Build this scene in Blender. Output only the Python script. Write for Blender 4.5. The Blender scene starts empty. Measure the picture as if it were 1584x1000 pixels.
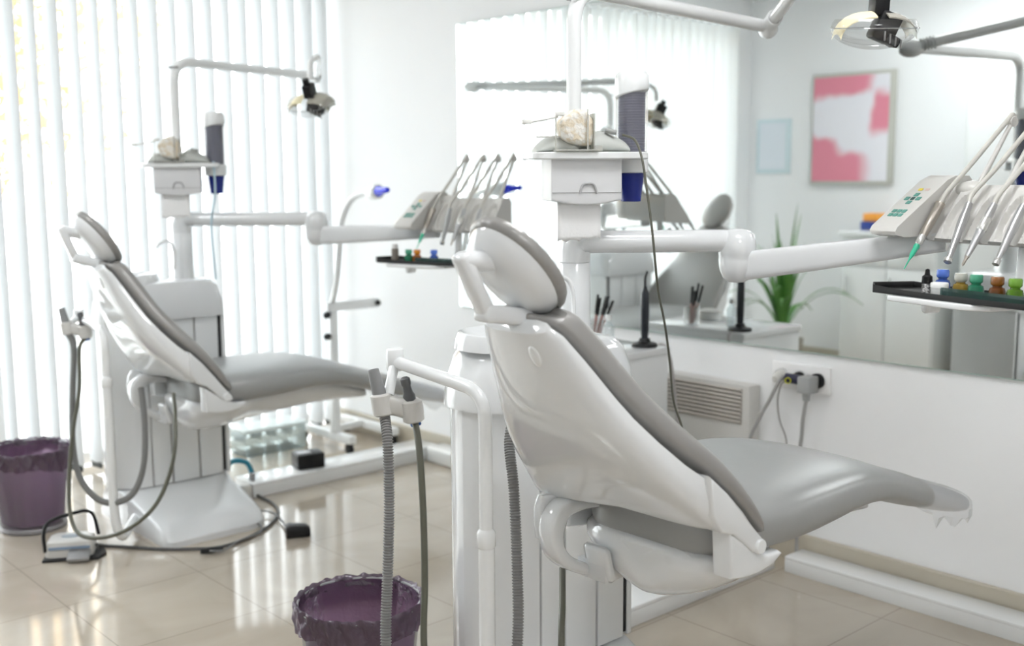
import bpy, bmesh, math, random
from math import sin, cos, pi, radians, tan, atan2, sqrt
from mathutils import Vector, Matrix
from mathutils.bvhtree import BVHTree

random.seed(7)
SC = bpy.context.scene
COL = SC.collection

# ------------------------------------------------------------------ camera
FPX, YAW, PITCH, ROLL, CAMH = 1700.0, radians(42), radians(7.7), radians(0.35), 1.35
FW = Vector((sin(YAW)*cos(PITCH), cos(YAW)*cos(PITCH), -sin(PITCH)))
R0 = Vector((cos(YAW), -sin(YAW), 0)); U0 = R0.cross(FW)
RT = R0*cos(ROLL) - U0*sin(ROLL); UP = U0*cos(ROLL) + R0*sin(ROLL)
CAM = Vector((0, 0, CAMH))
def ray(x, y): return FW + RT*((x-792)/FPX) - UP*((y-500)/FPX)
def P(x, y, d): return CAM + ray(x, y)*d
def atX(x, y, X): r = ray(x, y); return CAM + r*(X/r.x)
def atY(x, y, Y): r = ray(x, y); return CAM + r*(Y/r.y)
def atZ(x, y, z=0.0): r = ray(x, y); return CAM + r*((z-CAMH)/r.z)

cd = bpy.data.cameras.new('camera'); cam = bpy.data.objects.new('camera', cd); COL.objects.link(cam)
M = Matrix((RT, UP, -FW)).transposed().to_4x4(); M.translation = CAM
cam.matrix_world = M
cd.sensor_width = 36; cd.lens = FPX/1584*36; cd.clip_start = 0.05; cd.clip_end = 200
cd.dof.use_dof = True; cd.dof.focus_distance = 2.42; cd.dof.aperture_fstop = 2.6
SC.camera = cam

# ------------------------------------------------------------------ materials
MATS = {}
def mat(name, col, rough=0.5, metal=0.0, spec=0.5, coat=0.0, alpha=1.0, trans=0.0, sss=0.0, bump=None, noise=None, ior=1.45, emit=None):
    if name in MATS: return MATS[name]
    m = bpy.data.materials.new(name); m.use_nodes = True
    nt = m.node_tree; b = nt.nodes['Principled BSDF']
    b.inputs['Base Color'].default_value = (*col, 1)
    b.inputs['Roughness'].default_value = rough
    b.inputs['Metallic'].default_value = metal
    b.inputs['Specular IOR Level'].default_value = spec
    b.inputs['Coat Weight'].default_value = coat
    b.inputs['Coat Roughness'].default_value = 0.05
    b.inputs['Alpha'].default_value = alpha
    b.inputs['Transmission Weight'].default_value = trans
    b.inputs['IOR'].default_value = ior
    if emit:
        b.inputs['Emission Color'].default_value = (*emit[0], 1)
        b.inputs['Emission Strength'].default_value = emit[1]
    tc = nt.nodes.new('ShaderNodeTexCoord')
    if noise:      # (scale, amount, second colour)
        n = nt.nodes.new('ShaderNodeTexNoise'); n.inputs['Scale'].default_value = noise[0]; n.inputs['Detail'].default_value = 5
        nt.links.new(tc.outputs['Object'], n.inputs['Vector'])
        r = nt.nodes.new('ShaderNodeValToRGB')
        r.color_ramp.elements[0].position = 0.5-noise[1]; r.color_ramp.elements[1].position = 0.5+noise[1]
        r.color_ramp.elements[0].color = (*noise[2], 1); r.color_ramp.elements[1].color = (*col, 1)
        nt.links.new(n.outputs['Fac'], r.inputs['Fac']); nt.links.new(r.outputs['Color'], b.inputs['Base Color'])
    if bump:       # (scale, strength, distance)
        n = nt.nodes.new('ShaderNodeTexNoise'); n.inputs['Scale'].default_value = bump[0]; n.inputs['Detail'].default_value = 4
        nt.links.new(tc.outputs['Object'], n.inputs['Vector'])
        bp = nt.nodes.new('ShaderNodeBump'); bp.inputs['Strength'].default_value = bump[1]; bp.inputs['Distance'].default_value = bump[2]
        nt.links.new(n.outputs['Fac'], bp.inputs['Height']); nt.links.new(bp.outputs['Normal'], b.inputs['Normal'])
    MATS[name] = m
    return m

def thin_clear(name, col=(1, 1, 1), gloss=0.08, diff=0.0, dcol=(.8, .8, .8)):
    """thin clear sheet: light goes straight through, a little is mirrored, a little is scattered"""
    if name in MATS: return MATS[name]
    m = bpy.data.materials.new(name); m.use_nodes = True
    nt = m.node_tree; nt.nodes.clear()
    o = nt.nodes.new('ShaderNodeOutputMaterial')
    t = nt.nodes.new('ShaderNodeBsdfTransparent'); t.inputs[0].default_value = (*col, 1)
    g = nt.nodes.new('ShaderNodeBsdfGlossy'); g.inputs['Roughness'].default_value = 0.03
    fr = nt.nodes.new('ShaderNodeLayerWeight'); fr.inputs['Blend'].default_value = 0.25
    mm = nt.nodes.new('ShaderNodeMath'); mm.operation = 'MULTIPLY_ADD'; mm.inputs[1].default_value = 0.35; mm.inputs[2].default_value = gloss
    nt.links.new(fr.outputs['Fresnel'], mm.inputs[0])
    mx = nt.nodes.new('ShaderNodeMixShader')
    nt.links.new(mm.outputs[0], mx.inputs[0]); nt.links.new(t.outputs[0], mx.inputs[1]); nt.links.new(g.outputs[0], mx.inputs[2])
    last = mx
    if diff > 0:
        d = nt.nodes.new('ShaderNodeBsdfDiffuse'); d.inputs[0].default_value = (*dcol, 1)
        m2 = nt.nodes.new('ShaderNodeMixShader'); m2.inputs[0].default_value = diff
        nt.links.new(mx.outputs[0], m2.inputs[1]); nt.links.new(d.outputs[0], m2.inputs[2]); last = m2
    nt.links.new(last.outputs[0], o.inputs[0])
    MATS[name] = m
    return m

def translucent(name, col, fac=0.5):
    if name in MATS: return MATS[name]
    m = bpy.data.materials.new(name); m.use_nodes = True
    nt = m.node_tree; nt.nodes.clear()
    o = nt.nodes.new('ShaderNodeOutputMaterial')
    d = nt.nodes.new('ShaderNodeBsdfDiffuse'); d.inputs[0].default_value = (*col, 1)
    t = nt.nodes.new('ShaderNodeBsdfTranslucent'); t.inputs[0].default_value = (*col, 1)
    mx = nt.nodes.new('ShaderNodeMixShader'); mx.inputs[0].default_value = fac
    nt.links.new(d.outputs[0], mx.inputs[1]); nt.links.new(t.outputs[0], mx.inputs[2]); nt.links.new(mx.outputs[0], o.inputs[0])
    MATS[name] = m
    return m

def tile_floor():
    m = bpy.data.materials.new('beige_polished_tile'); m.use_nodes = True
    nt = m.node_tree; b = nt.nodes['Principled BSDF']
    tc = nt.nodes.new('ShaderNodeTexCoord'); mp = nt.nodes.new('ShaderNodeMapping')
    mp.inputs['Location'].default_value = (0.165, 0.06, 0)
    nt.links.new(tc.outputs['Object'], mp.inputs['Vector'])
    br = nt.nodes.new('ShaderNodeTexBrick'); br.offset = 0; br.squash = 1
    br.inputs['Scale'].default_value = 1; br.inputs['Brick Width'].default_value = 0.45; br.inputs['Row Height'].default_value = 0.45
    br.inputs['Mortar Size'].default_value = 0.0022; br.inputs['Mortar Smooth'].default_value = 0.3
    br.inputs['Color1'].default_value = (.49, .435, .365, 1); br.inputs['Color2'].default_value = (.475, .42, .352, 1); br.inputs['Mortar'].default_value = (.33, .29, .25, 1)
    nt.links.new(mp.outputs[0], br.inputs['Vector'])
    n = nt.nodes.new('ShaderNodeTexNoise'); n.inputs['Scale'].default_value = 2.2; n.inputs['Detail'].default_value = 7; n.inputs['Distortion'].default_value = 1.2
    nt.links.new(tc.outputs['Object'], n.inputs['Vector'])
    r = nt.nodes.new('ShaderNodeValToRGB'); r.color_ramp.elements[0].position = .35; r.color_ramp.elements[1].position = .7
    r.color_ramp.elements[0].color = (.86, .85, .83, 1); r.color_ramp.elements[1].color = (1.05, 1.05, 1.05, 1)
    nt.links.new(n.outputs['Fac'], r.inputs['Fac'])
    mu = nt.nodes.new('ShaderNodeMix'); mu.data_type = 'RGBA'; mu.blend_type = 'MULTIPLY'; mu.inputs[0].default_value = 1
    nt.links.new(br.outputs['Color'], mu.inputs[6]); nt.links.new(r.outputs['Color'], mu.inputs[7])
    nt.links.new(mu.outputs[2], b.inputs['Base Color'])
    b.inputs['Roughness'].default_value = 0.10; b.inputs['Specular IOR Level'].default_value = 1.0
    return m

def picture_art():
    m = bpy.data.materials.new('pink_abstract_print'); m.use_nodes = True
    nt = m.node_tree; b = nt.nodes['Principled BSDF']; b.inputs['Roughness'].default_value = .35
    tc = nt.nodes.new('ShaderNodeTexCoord'); n = nt.nodes.new('ShaderNodeTexNoise'); n.inputs['Scale'].default_value = 3.5; n.inputs['Detail'].default_value = 2
    nt.links.new(tc.outputs['Object'], n.inputs['Vector'])
    sp = nt.nodes.new('ShaderNodeSeparateXYZ'); nt.links.new(tc.outputs['Object'], sp.inputs[0])
    def M(op, a, b=None, c=None):
        q = nt.nodes.new('ShaderNodeMath'); q.operation = op
        for k, v in enumerate((a, b, c)):
            if v is None: continue
            if isinstance(v, (int, float)): q.inputs[k].default_value = v
            else: nt.links.new(v, q.inputs[k])
        return q.outputs[0]
    def ramp(v, lo, hi):
        q = nt.nodes.new('ShaderNodeMapRange'); q.interpolation_type = 'SMOOTHSTEP'; nt.links.new(v, q.inputs[0]); q.inputs[1].default_value = lo; q.inputs[2].default_value = hi; return q.outputs[0]
    wob = M('MULTIPLY_ADD', n.outputs['Fac'], .24, -.12)
    sx = M('ADD', M('MULTIPLY_ADD', sp.outputs[1], -1/.585, .5), wob); tz = M('ADD', M('MULTIPLY_ADD', sp.outputs[2], 1/.725, .5), wob)
    band = M('MULTIPLY', ramp(tz, .78, .86), ramp(sx, .82, .62))
    low = ramp(M('MULTIPLY_ADD', sx, .30, tz), .50, .38)
    low = M('MULTIPLY', low, ramp(sx, .80, .55))
    side = M('MULTIPLY', M('MULTIPLY', ramp(sx, .74, .84), ramp(tz, .40, .55)), ramp(tz, .90, .78))
    pink = M('MAXIMUM', M('MAXIMUM', band, low), side)
    mx = nt.nodes.new('ShaderNodeMix'); mx.data_type = 'RGBA'; nt.links.new(pink, mx.inputs[0]); mx.inputs[6].default_value = (.80, .79, .84, 1); mx.inputs[7].default_value = (.74, .25, .33, 1)
    nt.links.new(mx.outputs[2], b.inputs['Base Color'])
    return m

WHITE = mat('white_gloss_plastic', (.78, .795, .80), .16, coat=.35)
SHELL = mat('white_lacquered_shell', (.72, .735, .745), .10, coat=.6)
LEATHER = mat('silver_grey_leatherette', (.31, .303, .292), .34, metal=.3, bump=(38, .10, .004))
LEATHER2 = mat('silver_grey_leatherette_seat', (.33, .335, .33), .36, metal=.3, bump=(26, .12, .004))
PLASTIC = mat('warm_white_plastic', (.60, .59, .565), .3)
GREYPL = mat('mid_grey_plastic', (.28, .28, .28), .4)
HOSEG = mat('grey_ribbed_hose', (.22, .22, .217), .45)
OLIVE = mat('olive_grey_tube', (.105, .105, .08), .4)
BLACK = mat('black_plastic', (.008, .008, .009), .4, spec=.35)
BLACKM = mat('black_matte_rubber', (.02, .02, .02), .6)
WALLM = mat('white_wall_paint', (.85, .858, .868), .6, spec=.2, bump=(220, .03, .001))
CEILM = mat('white_ceiling_paint', (.90, .90, .90), .8, spec=.1)
CHROME = mat('brushed_steel', (.62, .62, .62), .22, metal=1)
MIRROR = mat('mirror_silver', (.91, .94, .93), .0, metal=1)
BLUE = mat('blue_cup_plastic', (.006, .018, .20), .25)
DARKBLUE = mat('navy_cup_stack', (.035, .05, .16), .35)
SEAM = mat('grey_panel_gap', (.30, .29, .27), .5)
CLEAR = thin_clear('clear_acrylic', (.95, .95, .95), .05, .05)

# ------------------------------------------------------------------ geometry helpers
class G:
    def __init__(s): s.v = []; s.f = []
    def add(s, vs, fs):
        o = len(s.v); s.v += [Vector(a) for a in vs]; s.f += [tuple(i+o for i in q) for q in fs]; return s
    def bm(s, bm):
        bm.verts.ensure_lookup_table()
        for i, v in enumerate(bm.verts): v.index = i
        s.add([v.co.copy() for v in bm.verts], [[v.index for v in f.verts] for f in bm.faces]); bm.free(); return s
    def box(s, c, size, ax=None, bev=0.0, seg=2):
        b = bmesh.new(); bmesh.ops.create_cube(b, size=1)
        for v in b.verts: v.co = Vector((v.co.x*size[0], v.co.y*size[1], v.co.z*size[2]))
        if bev > 0: bmesh.ops.bevel(b, geom=list(b.edges), offset=bev, segments=seg, affect='EDGES', profile=.5)
        A = Matrix.Identity(3) if ax is None else Matrix(ax).transposed()
        for v in b.verts: v.co = A @ v.co + Vector(c)
        return s.bm(b)
    def bx(s, lo, hi, bev=0.0, seg=2):
        lo, hi = Vector(lo), Vector(hi); return s.box((lo+hi)/2, hi-lo, None, bev, seg)
    def loft(s, rings, cap=True, closed=True):
        n = len(rings[0]); vs = [p for r in rings for p in r]; fs = []
        for i in range(len(rings)-1):
            for j in range(n if closed else n-1):
                k = (j+1) % n; fs.append((i*n+j, i*n+k, (i+1)*n+k, (i+1)*n+j))
        if cap and closed:
            fs.append(tuple(range(n))[::-1]); fs.append(tuple(range((len(rings)-1)*n, len(rings)*n)))
        return s.add(vs, fs)
    def tube(s, path, r, n=12, sm=0, cap=True, flat=1.0):
        pts = [Vector(p) for p in path]; rr = list(r) if isinstance(r, (list, tuple)) else [r]*len(pts)
        if sm: pts, rr = smooth_path(pts, rr, sm)
        rings = []; t0 = (pts[1]-pts[0]).normalized()
        up = Vector((0, 0, 1)) if abs(t0.z) < .9 else Vector((1, 0, 0))
        a = t0.cross(up).normalized()
        for i, p in enumerate(pts):
            t = (pts[min(i+1, len(pts)-1)]-pts[max(i-1, 0)]).normalized()
            a = (a - t*a.dot(t)).normalized(); b = t.cross(a)
            rings.append([p + (a*cos(2*pi*k/n)*flat + b*sin(2*pi*k/n))*rr[i] for k in range(n)])
        return s.loft(rings, cap)
    def lathe(s, prof, c, axis=(0, 0, 1), n=32, cap=False, ref=None):
        """prof: list of (radius, height along axis)"""
        w = Vector(axis).normalized(); u = (Vector(ref) if ref else (Vector((1, 0, 0)) if abs(w.x) < .9 else Vector((0, 1, 0))))
        u = (u - w*u.dot(w)).normalized(); v = w.cross(u); c = Vector(c)
        return s.loft([[c + w*h + (u*cos(2*pi*k/n) + v*sin(2*pi*k/n))*max(r, 1e-5) for k in range(n)] for r, h in prof], cap)
    def ell(s, c, rad, ax=None, nu=24, nv=14, z0=-1.0, z1=1.0):
        A = Matrix.Identity(3) if ax is None else Matrix(ax).transposed(); c = Vector(c); rings = []
        a0, a1 = math.asin(z0), math.asin(z1)
        for i in range(nv+1):
            t = a0+(a1-a0)*i/nv
            rings.append([c + A @ Vector((rad[0]*max(cos(t), 1e-4)*cos(2*pi*k/nu), rad[1]*max(cos(t), 1e-4)*sin(2*pi*k/nu), rad[2]*sin(t))) for k in range(nu)])
        return s.loft(rings, True)
    def prism(s, poly, d, bev=0.0):
        """poly: 3D points in a plane, extruded by the vector d"""
        b = bmesh.new(); vs = [b.verts.new(Vector(p)) for p in poly]; f = b.faces.new(vs)
        r = bmesh.ops.extrude_face_region(b, geom=[f])
        for e in r['geom']:
            if isinstance(e, bmesh.types.BMVert): e.co += Vector(d)
        if bev > 0:
            es = [e for e in b.edges if len(e.link_faces) == 2 and e.calc_face_angle(0) > .6]
            bmesh.ops.bevel(b, geom=es, offset=bev, segments=3, affect='EDGES', profile=.5)
        return s.bm(b)

def smooth_path(pts, rr, k):
    out, ro = [], []
    for i in range(len(pts)-1):
        p0 = pts[max(i-1, 0)]; p1 = pts[i]; p2 = pts[i+1]; p3 = pts[min(i+2, len(pts)-1)]
        for j in range(k):
            t = j/k
            out.append(.5*((2*p1)+(p2-p0)*t+(2*p0-5*p1+4*p2-p3)*t*t+(3*p1-p0-3*p2+p3)*t**3))
            ro.append(rr[i]*(1-t)+rr[i+1]*t)
    out.append(pts[-1]); ro.append(rr[-1]); return out, ro

def fillet(pts, r, seg=8):
    """replace inner corners of a polyline by arcs of about radius r"""
    pts = [Vector(p) for p in pts]; out = [pts[0]]
    for i in range(1, len(pts)-1):
        a, b, c = pts[i-1], pts[i], pts[i+1]
        d1 = min(r, (a-b).length*.49); d2 = min(r, (c-b).length*.49)
        p, q = b+(a-b).normalized()*d1, b+(c-b).normalized()*d2
        for k in range(seg+1):
            t = k/seg; out.append(p*(1-t)**2+b*2*t*(1-t)+q*t*t)
    out.append(pts[-1]); return out

def rrect(x0, x1, y0, y1, r, z, seg=6, rl=None):
    """rounded rectangle ring in plan; r for the right corners, rl for the left ones"""
    rl = r if rl is None else rl; o = []
    for cx, cy, a, q in ((x1-r, y1-r, 0, r), (x0+rl, y1-rl, 90, rl), (x0+rl, y0+rl, 180, rl), (x1-r, y0+r, 270, r)):
        for k in range(seg+1):
            t = radians(a+90*k/seg); o.append(Vector((cx+q*cos(t), cy+q*sin(t), z)))
    return o

def selog(a, p):
    c, s_ = cos(a), sin(a); return math.copysign(abs(c)**(2/p), c), math.copysign(abs(s_)**(2/p), s_)

def wloc(o):
    v = Vector((0, 0, 0))
    while o: v = v + o.location; o = o.parent
    return v

def obj(name, g, m, parent=None, smooth=True, angle=40, sub=0, label=None, kind=None):
    me = bpy.data.meshes.new(name); o = bpy.data.objects.new(name, me); COL.objects.link(o)
    if parent: o.parent = parent; base = wloc(parent)
    else:
        xs = [v.x for v in g.v]; ys = [v.y for v in g.v]
        base = Vector(((min(xs)+max(xs))/2, (min(ys)+max(ys))/2, min(v.z for v in g.v))); o.location = base
    me.from_pydata([v-base for v in g.v], [], g.f); me.update()
    b = bmesh.new(); b.from_mesh(me); bmesh.ops.recalc_face_normals(b, faces=b.faces); b.to_mesh(me); b.free()
    if m: me.materials.append(m)
    if smooth:
        me.polygons.foreach_set('use_smooth', [True]*len(me.polygons))
        try: me.set_sharp_from_angle(angle=radians(angle))
        except Exception: pass
    if sub:
        md = o.modifiers.new('subdivision', 'SUBSURF'); md.levels = sub; md.render_levels = sub
    if label: o['label'] = label
    if kind: o['kind'] = kind
    return o

def tag(o, label, cat, group=None):
    o['label'] = label; o['category'] = cat
    if group: o['group'] = group
    return o
def thing(name, loc, label, cat, group=None):
    o = bpy.data.objects.new(name, None); COL.objects.link(o); o.location = Vector(loc); o.empty_display_size = .05
    bpy.context.view_layer.update()
    return tag(o, label, cat, group)
def struct(name, g, m, smooth=False): return obj(name, g, m, None, smooth, kind='structure')

# ------------------------------------------------------------------ room
XW, XL, YB, YF, ZC = 3.235, -.55, 5.06, -1.6, 2.62
g = G().bx((XL-.1, YF-.1, -.12), (XW+.1, YB+.02, 0)); struct('floor', g, tile_floor())
g = G().bx((XL-.1, YF-.1, ZC), (XW+.1, YB+.2, ZC+.1)); struct('ceiling', g, CEILM)
g = G().bx((XW, YF-.1, -.1), (XW+.1, YB+.2, ZC)); struct('wall_right', g, WALLM)
g = G().bx((XL-.1, YF-.1, -.1), (XL, YB+.2, ZC)); struct('wall_left', g, WALLM)
g = G().bx((XL, YF-.1, -.1), (XW, YF, ZC)); struct('wall_front', g, WALLM)
# window wall: pier at the left end and a lintel above the floor-to-ceiling window
g = G(); g.bx((XL, YB, 0), (-.22, YB+.2, ZC)); g.bx((-.22, YB, 2.45), (XW, YB+.2, ZC)); struct('wall_back', g, WALLM)
g = G(); g.bx((XW-.02, YF, 0), (XW, YB, .10), .004); struct('baseboard_right', g, mat('beige_baseboard', (.50, .46, .38), .35))
g = G(); g.bx((XL, 1, 0), (XL+.015, YB, .08), .004); struct('baseboard_left', g, mat('beige_baseboard', (.50, .46, .38), .35))
win = obj('window_1', G().bx((-.22, YB+.06, 2.38), (XW, YB+.12, 2.45), .005).bx((-.22, YB+.06, 0), (XW, YB+.12, .06), .005)
          .bx((-.22, YB+.06, .06), (-.16, YB+.12, 2.38), .005).bx((3.17, YB+.06, .06), (XW, YB+.12, 2.38), .005).bx((1.5, YB+.06, .06), (1.56, YB+.12, 2.38), .005),
          mat('white_window_frame', (.8, .8, .8), .3), None, False, kind='structure')
obj('window_glass', G().bx((-.16, YB+.088, .06), (1.5, YB+.092, 2.38)).bx((1.56, YB+.088, .06), (3.17, YB+.092, 2.38)), thin_clear('window_pane', (.97, .985, .98), .03), win, False)
g = G().bx((-8, YB+.21, -.2), (10, 16, -.06)); struct('ground', g, mat('pale_terrace', (.62, .62, .60), .8))

# ------------------------------------------------------------------ vertical blind
BL = thing('vertical_blind', (1.48, 4.97, 0), 'white floor-length vertical blind covering the whole window behind the chairs', 'blind')
obj('head_rail', G().bx((-.26, 4.93, 2.40), (3.215, 4.99, 2.45), .004), WHITE, BL)
SLAT = translucent('white_blind_fabric', (.77, .785, .795), .22)
a = radians(103); nsl = 0
x = -.20
while x < 3.19:
    aa = a + radians(random.uniform(-3, 3))
    g = G(); d = Vector((cos(aa), sin(aa), 0)); nrm = Vector((-d.y, d.x, 0)); rings = []
    for z in (.045, 2.40):
        ring = []
        for k in range(7):
            t = -1+2*k/6; ring.append(Vector((x, 4.96, z))+d*(t*.052)+nrm*(.006*(1-t*t)))
        for k in range(7):
            t = 1-2*k/6; ring.append(Vector((x, 4.96, z))+d*(t*.052)+nrm*(.006*(1-t*t)-.0012))
        rings.append(ring)
    g.loft(rings); s = obj('blind_slat', g, SLAT, BL)
    obj('bottom_weight', G().box((x, 4.96, .035), (.010, .075, .03), [d.cross(Vector((0, 0, 1))), d, Vector((0, 0, 1))], .002), mat('dark_weight', (.05, .06, .06), .4), s, False)
    x += .0905; nsl += 1

# ------------------------------------------------------------------ mirror
mr = thing('wall_mirror', (XW, 1.8, .74), 'large frameless rectangular mirror on the right wall reflecting the room', 'mirror')
g = G().bx((3.2215, .2, .742), (3.2315, 3.94, 2.022)); obj('glass_edge', g, mat('green_glass_edge', (.42, .55, .5), .15), mr, False)
g = G().add([(3.2205, .203, .745), (3.2205, 3.937, .745), (3.2205, 3.937, 2.019), (3.2205, .203, 2.019)], [(0, 1, 2, 3)]); obj('mirror_face', g, MIRROR, mr, False)

# ------------------------------------------------------------------ dental chair
Y0 = 1.5
def edge_pt(px, py, w): p = atY(px, py, Y0-w); return (p.x, p.z)
CHAIR_SIZE = .94      # chair built about the eye point, then set to its true size
def build_chair(D, label, upright=0.0, cx=0.0):
    D = Vector(D)
    hx, hz = edge_pt(1176, 846, .256); ca, sa = cos(upright), sin(upright)
    def tf(v, back=False):
        v = Vector(v)
        if back and upright: x_, z_ = v.x-hx, v.z-hz; v = Vector((hx+x_*ca+z_*sa, v.y, hz-x_*sa+z_*ca))
        return CAM+(v+D-CAM)*CHAIR_SIZE
    ch = thing('dental_chair', tf((1.85, 1.72, .40)), label, 'dental chair', 'dental chairs')
    BACK = ('backrest_shell', 'hinge_cap', 'back_cushion', 'recline_bracket', 'headrest_shell', 'headrest_cushion', 'headrest_bracket', 'bracket_foot', 'bracket_link', 'bracket_arm')
    def ob(name, g, m, par=ch, **k):
        if name != 'badge': g.v = [tf(v, name in BACK) for v in g.v]
        return obj(name, g, m, par, **k)
    # --- backrest: stations down the near edge (x, z), half width, depth of the shell, squareness
    st = []
    for (px, py, w, b, p) in [(846, 500, .080, .010, 2.4), (853, 508, .090, .024, 2.6), (872, 521, .104, .032, 2.8), (906, 560, .126, .042, 3), (955, 620, .158, .052, 3.2), (980, 648, .176, .056, 3.3),
                              (1020, 686, .202, .062, 3.6), (1060, 720, .224, .068, 4), (1090, 741, .238, .072, 4.5), (1116, 762, .248, .074, 5), (1130, 778, .252, .072, 5), (1138, 789, .254, .064, 5)]:
        x_, z_ = edge_pt(px, py, w); st.append((x_, z_, w, b, p))
    rings = []; nrm = []
    for i, (x_, z_, w, b, p) in enumerate(st):
        i0, i1 = max(i-2, 0), min(i+2, len(st)-1)
        t = Vector((st[i1][0]-st[i0][0], 0, st[i1][1]-st[i0][1])).normalized(); n = Vector((t.z, 0, -t.x))
        if n.x > 0: n = -n
        nrm.append(n); c = Vector((x_, Y0, z_)); r = []
        for k in range(29):
            q = pi*k/28; cc, ss = selog(q, p); r.append(c + Vector((0, -w*cc, 0)) + n*(b*abs(ss)*(1+max(0, i-5)/6*.62*max(0, -cc)**1.3)))
        for k in range(1, 6): r.append(c + Vector((0, w-2*w*k/6, 0)) - n*.004)
        rings.append(r)
    g = G().loft(rings)
    # side lugs that run down to the hinge
    for sgn in (-1, 1):
        poly = [atY(*q, Y0-.254) for q in [(1100, 738), (1128, 765), (1150, 794), (1170, 820), (1184, 836), (1188, 848), (1180, 858), (1166, 856), (1150, 840), (1136, 829), (1118, 826), (1104, 800)]]
        poly = [Vector((q.x, Y0+sgn*.254, q.z)) for q in poly]
        g.prism(poly, (0, -sgn*.040, 0), .006)
    shell = ob('backrest_shell', g, SHELL)
    bv = BVHTree.FromPolygons([v for v in g.v], g.f)
    hp = atY(1176, 846, Y0-.256)
    for sgn in (-1, 1): ob('hinge_cap', G().lathe([(.001, .006), (.014, .006), (.016, .003), (.016, -.004)], (hp.x, Y0+sgn*.255, hp.z), (0, sgn, 0), 24), WHITE, shell)
    loc, nn, _, _ = bv.find_nearest(tf(P(823, 556, 2.02), True))
    if loc:
        if nn.dot(CAM-loc) < 0: nn = -nn
        al = Vector((.62, 0, -.78)); al = (al-nn*al.dot(nn)).normalized(); bl = nn.cross(al)
        g = G().ell(loc, (.021, .013, .004), [al, bl, nn], 28, 10); ob('badge', g, WHITE, shell)
    # --- back cushion
    cs = []
    lst = [(838, 486, .070, .030), (846, 496, .086, .048), (853, 508, .094, .056), (872, 521, .108, .068), (906, 560, .131, .072), (955, 620, .164, .074), (980, 648, .182, .074), (1020, 686, .208, .074), (1060, 720, .230, .073), (1090, 741, .244, .070), (1116, 762, .255, .066), (1150, 800, .262, .060), (1172, 826, .262, .046), (1184, 842, .256, .026)]
    for i, (px, py, w, t) in enumerate(lst):
        x_, z_ = edge_pt(px, py, w-.006); cs.append((x_, z_, w, t))
    rings = []
    for i, (x_, z_, w, t) in enumerate(cs):
        i0, i1 = max(i-1, 0), min(i+1, len(cs)-1)
        tg = Vector((cs[i1][0]-cs[i0][0], 0, cs[i1][1]-cs[i0][1])).normalized(); n = Vector((tg.z, 0, -tg.x))
        if n.x > 0: n = -n
        c = Vector((x_, Y0, z_))-n*t*.5; r = []
        for k in range(36):
            cc, ss = selog(2*pi*k/36, 3.2 if t > .05 else 2.6); r.append(c + Vector((0, w*cc, 0)) + n*(t*.5*ss))
        rings.append(r)
    ob('back_cushion', G().loft(rings), LEATHER, sub=1)
    # --- lower bracket that curls round behind the seat, with its link bar
    cpx = [(916, 776, .010), (892, 778, .013), (868, 786, .020), (856, 806, .024), (853, 830, .0195), (858, 853, .0165), (874, 869, .0150), (898, 878, .0140), (912, 878, .0135)]
    path = [atY(a, b, 1.65) for a, b, c in cpx]; pts, rad = smooth_path(path, [c for a, b, c in cpx], 4); rings = []
    for i, p in enumerate(pts):
        t = (pts[min(i+1, len(pts)-1)]-pts[max(i-1, 0)]).normalized(); n = Vector((t.z, 0, -t.x)).normalized(); r = []
        for k in range(16):
            cc, ss = selog(2*pi*k/16, 4); r.append(p+Vector((0, .026*cc, 0))+n*(rad[i]*ss))
        rings.append(r)
    g = G().loft(rings)
    poly = [atY(*q, 1.668) for q in [(842, 768), (836, 786), (835, 812), (838, 836), (850, 842), (864, 818), (875, 802), (892, 788), (910, 781), (912, 770), (880, 760)]]
    ob('recline_bracket', g.prism(poly, (0, .026, 0), .009), SHELL)
    a_, b_ = atY(898, 868, 1.65), atY(948, 866, 1.65); z_ = (a_.z+b_.z)/2
    ob('link_bar', G().bx((a_.x, 1.575, z_-.022), (1.80, 1.66, z_+.020), .003), mat('light_grey_bar', (.62, .63, .64), .3))
    # --- seat cushion
    S = [(1.712, .10, .636, .572), (1.722, .145, .652, .556), (1.755, .188, .674, .550), (1.80, .222, .684, .562), (1.86, .246, .689, .562), (1.95, .256, .690, .560), (2.08, .256, .691, .568), (2.22, .250, .688, .580), (2.33, .236, .664, .568), (2.45, .216, .622, .538), (2.58, .190, .578, .496), (2.68, .168, .548, .465), (2.73, .157, .530, .452)]
    def sect(x_, w, zt, zb, p=3.4, crown=.010, m=40):
        r = []
        for k in range(m):
            cc, ss = selog(2*pi*k/m, p); y = w*cc; z = (zt+zb)/2+(zt-zb)/2*ss
            if ss > 0: z += crown*(1-cc*cc)
            r.append(Vector((x_, Y0+y, z)))
        return r
    ob('seat_cushion', G().loft([sect(*q) for q in S]), LEATHER2, sub=1)
    FS = [(2.68, .150, .536, .470), (2.76, .143, .512, .440), (2.86, .135, .480, .412), (2.95, .128, .452, .388), (3.00, .118, .434, .384), (3.02, .10, .42, .392)]
    ob('foot_cushion', G().loft([sect(*q) for q in FS]), mat('pale_grey_foot_vinyl', (.72, .73, .74), .35), sub=1)
    # clear plastic foot cover with a loose crumpled hem
    rings = []; rnd = random.Random(3)
    hem = {}
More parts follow.
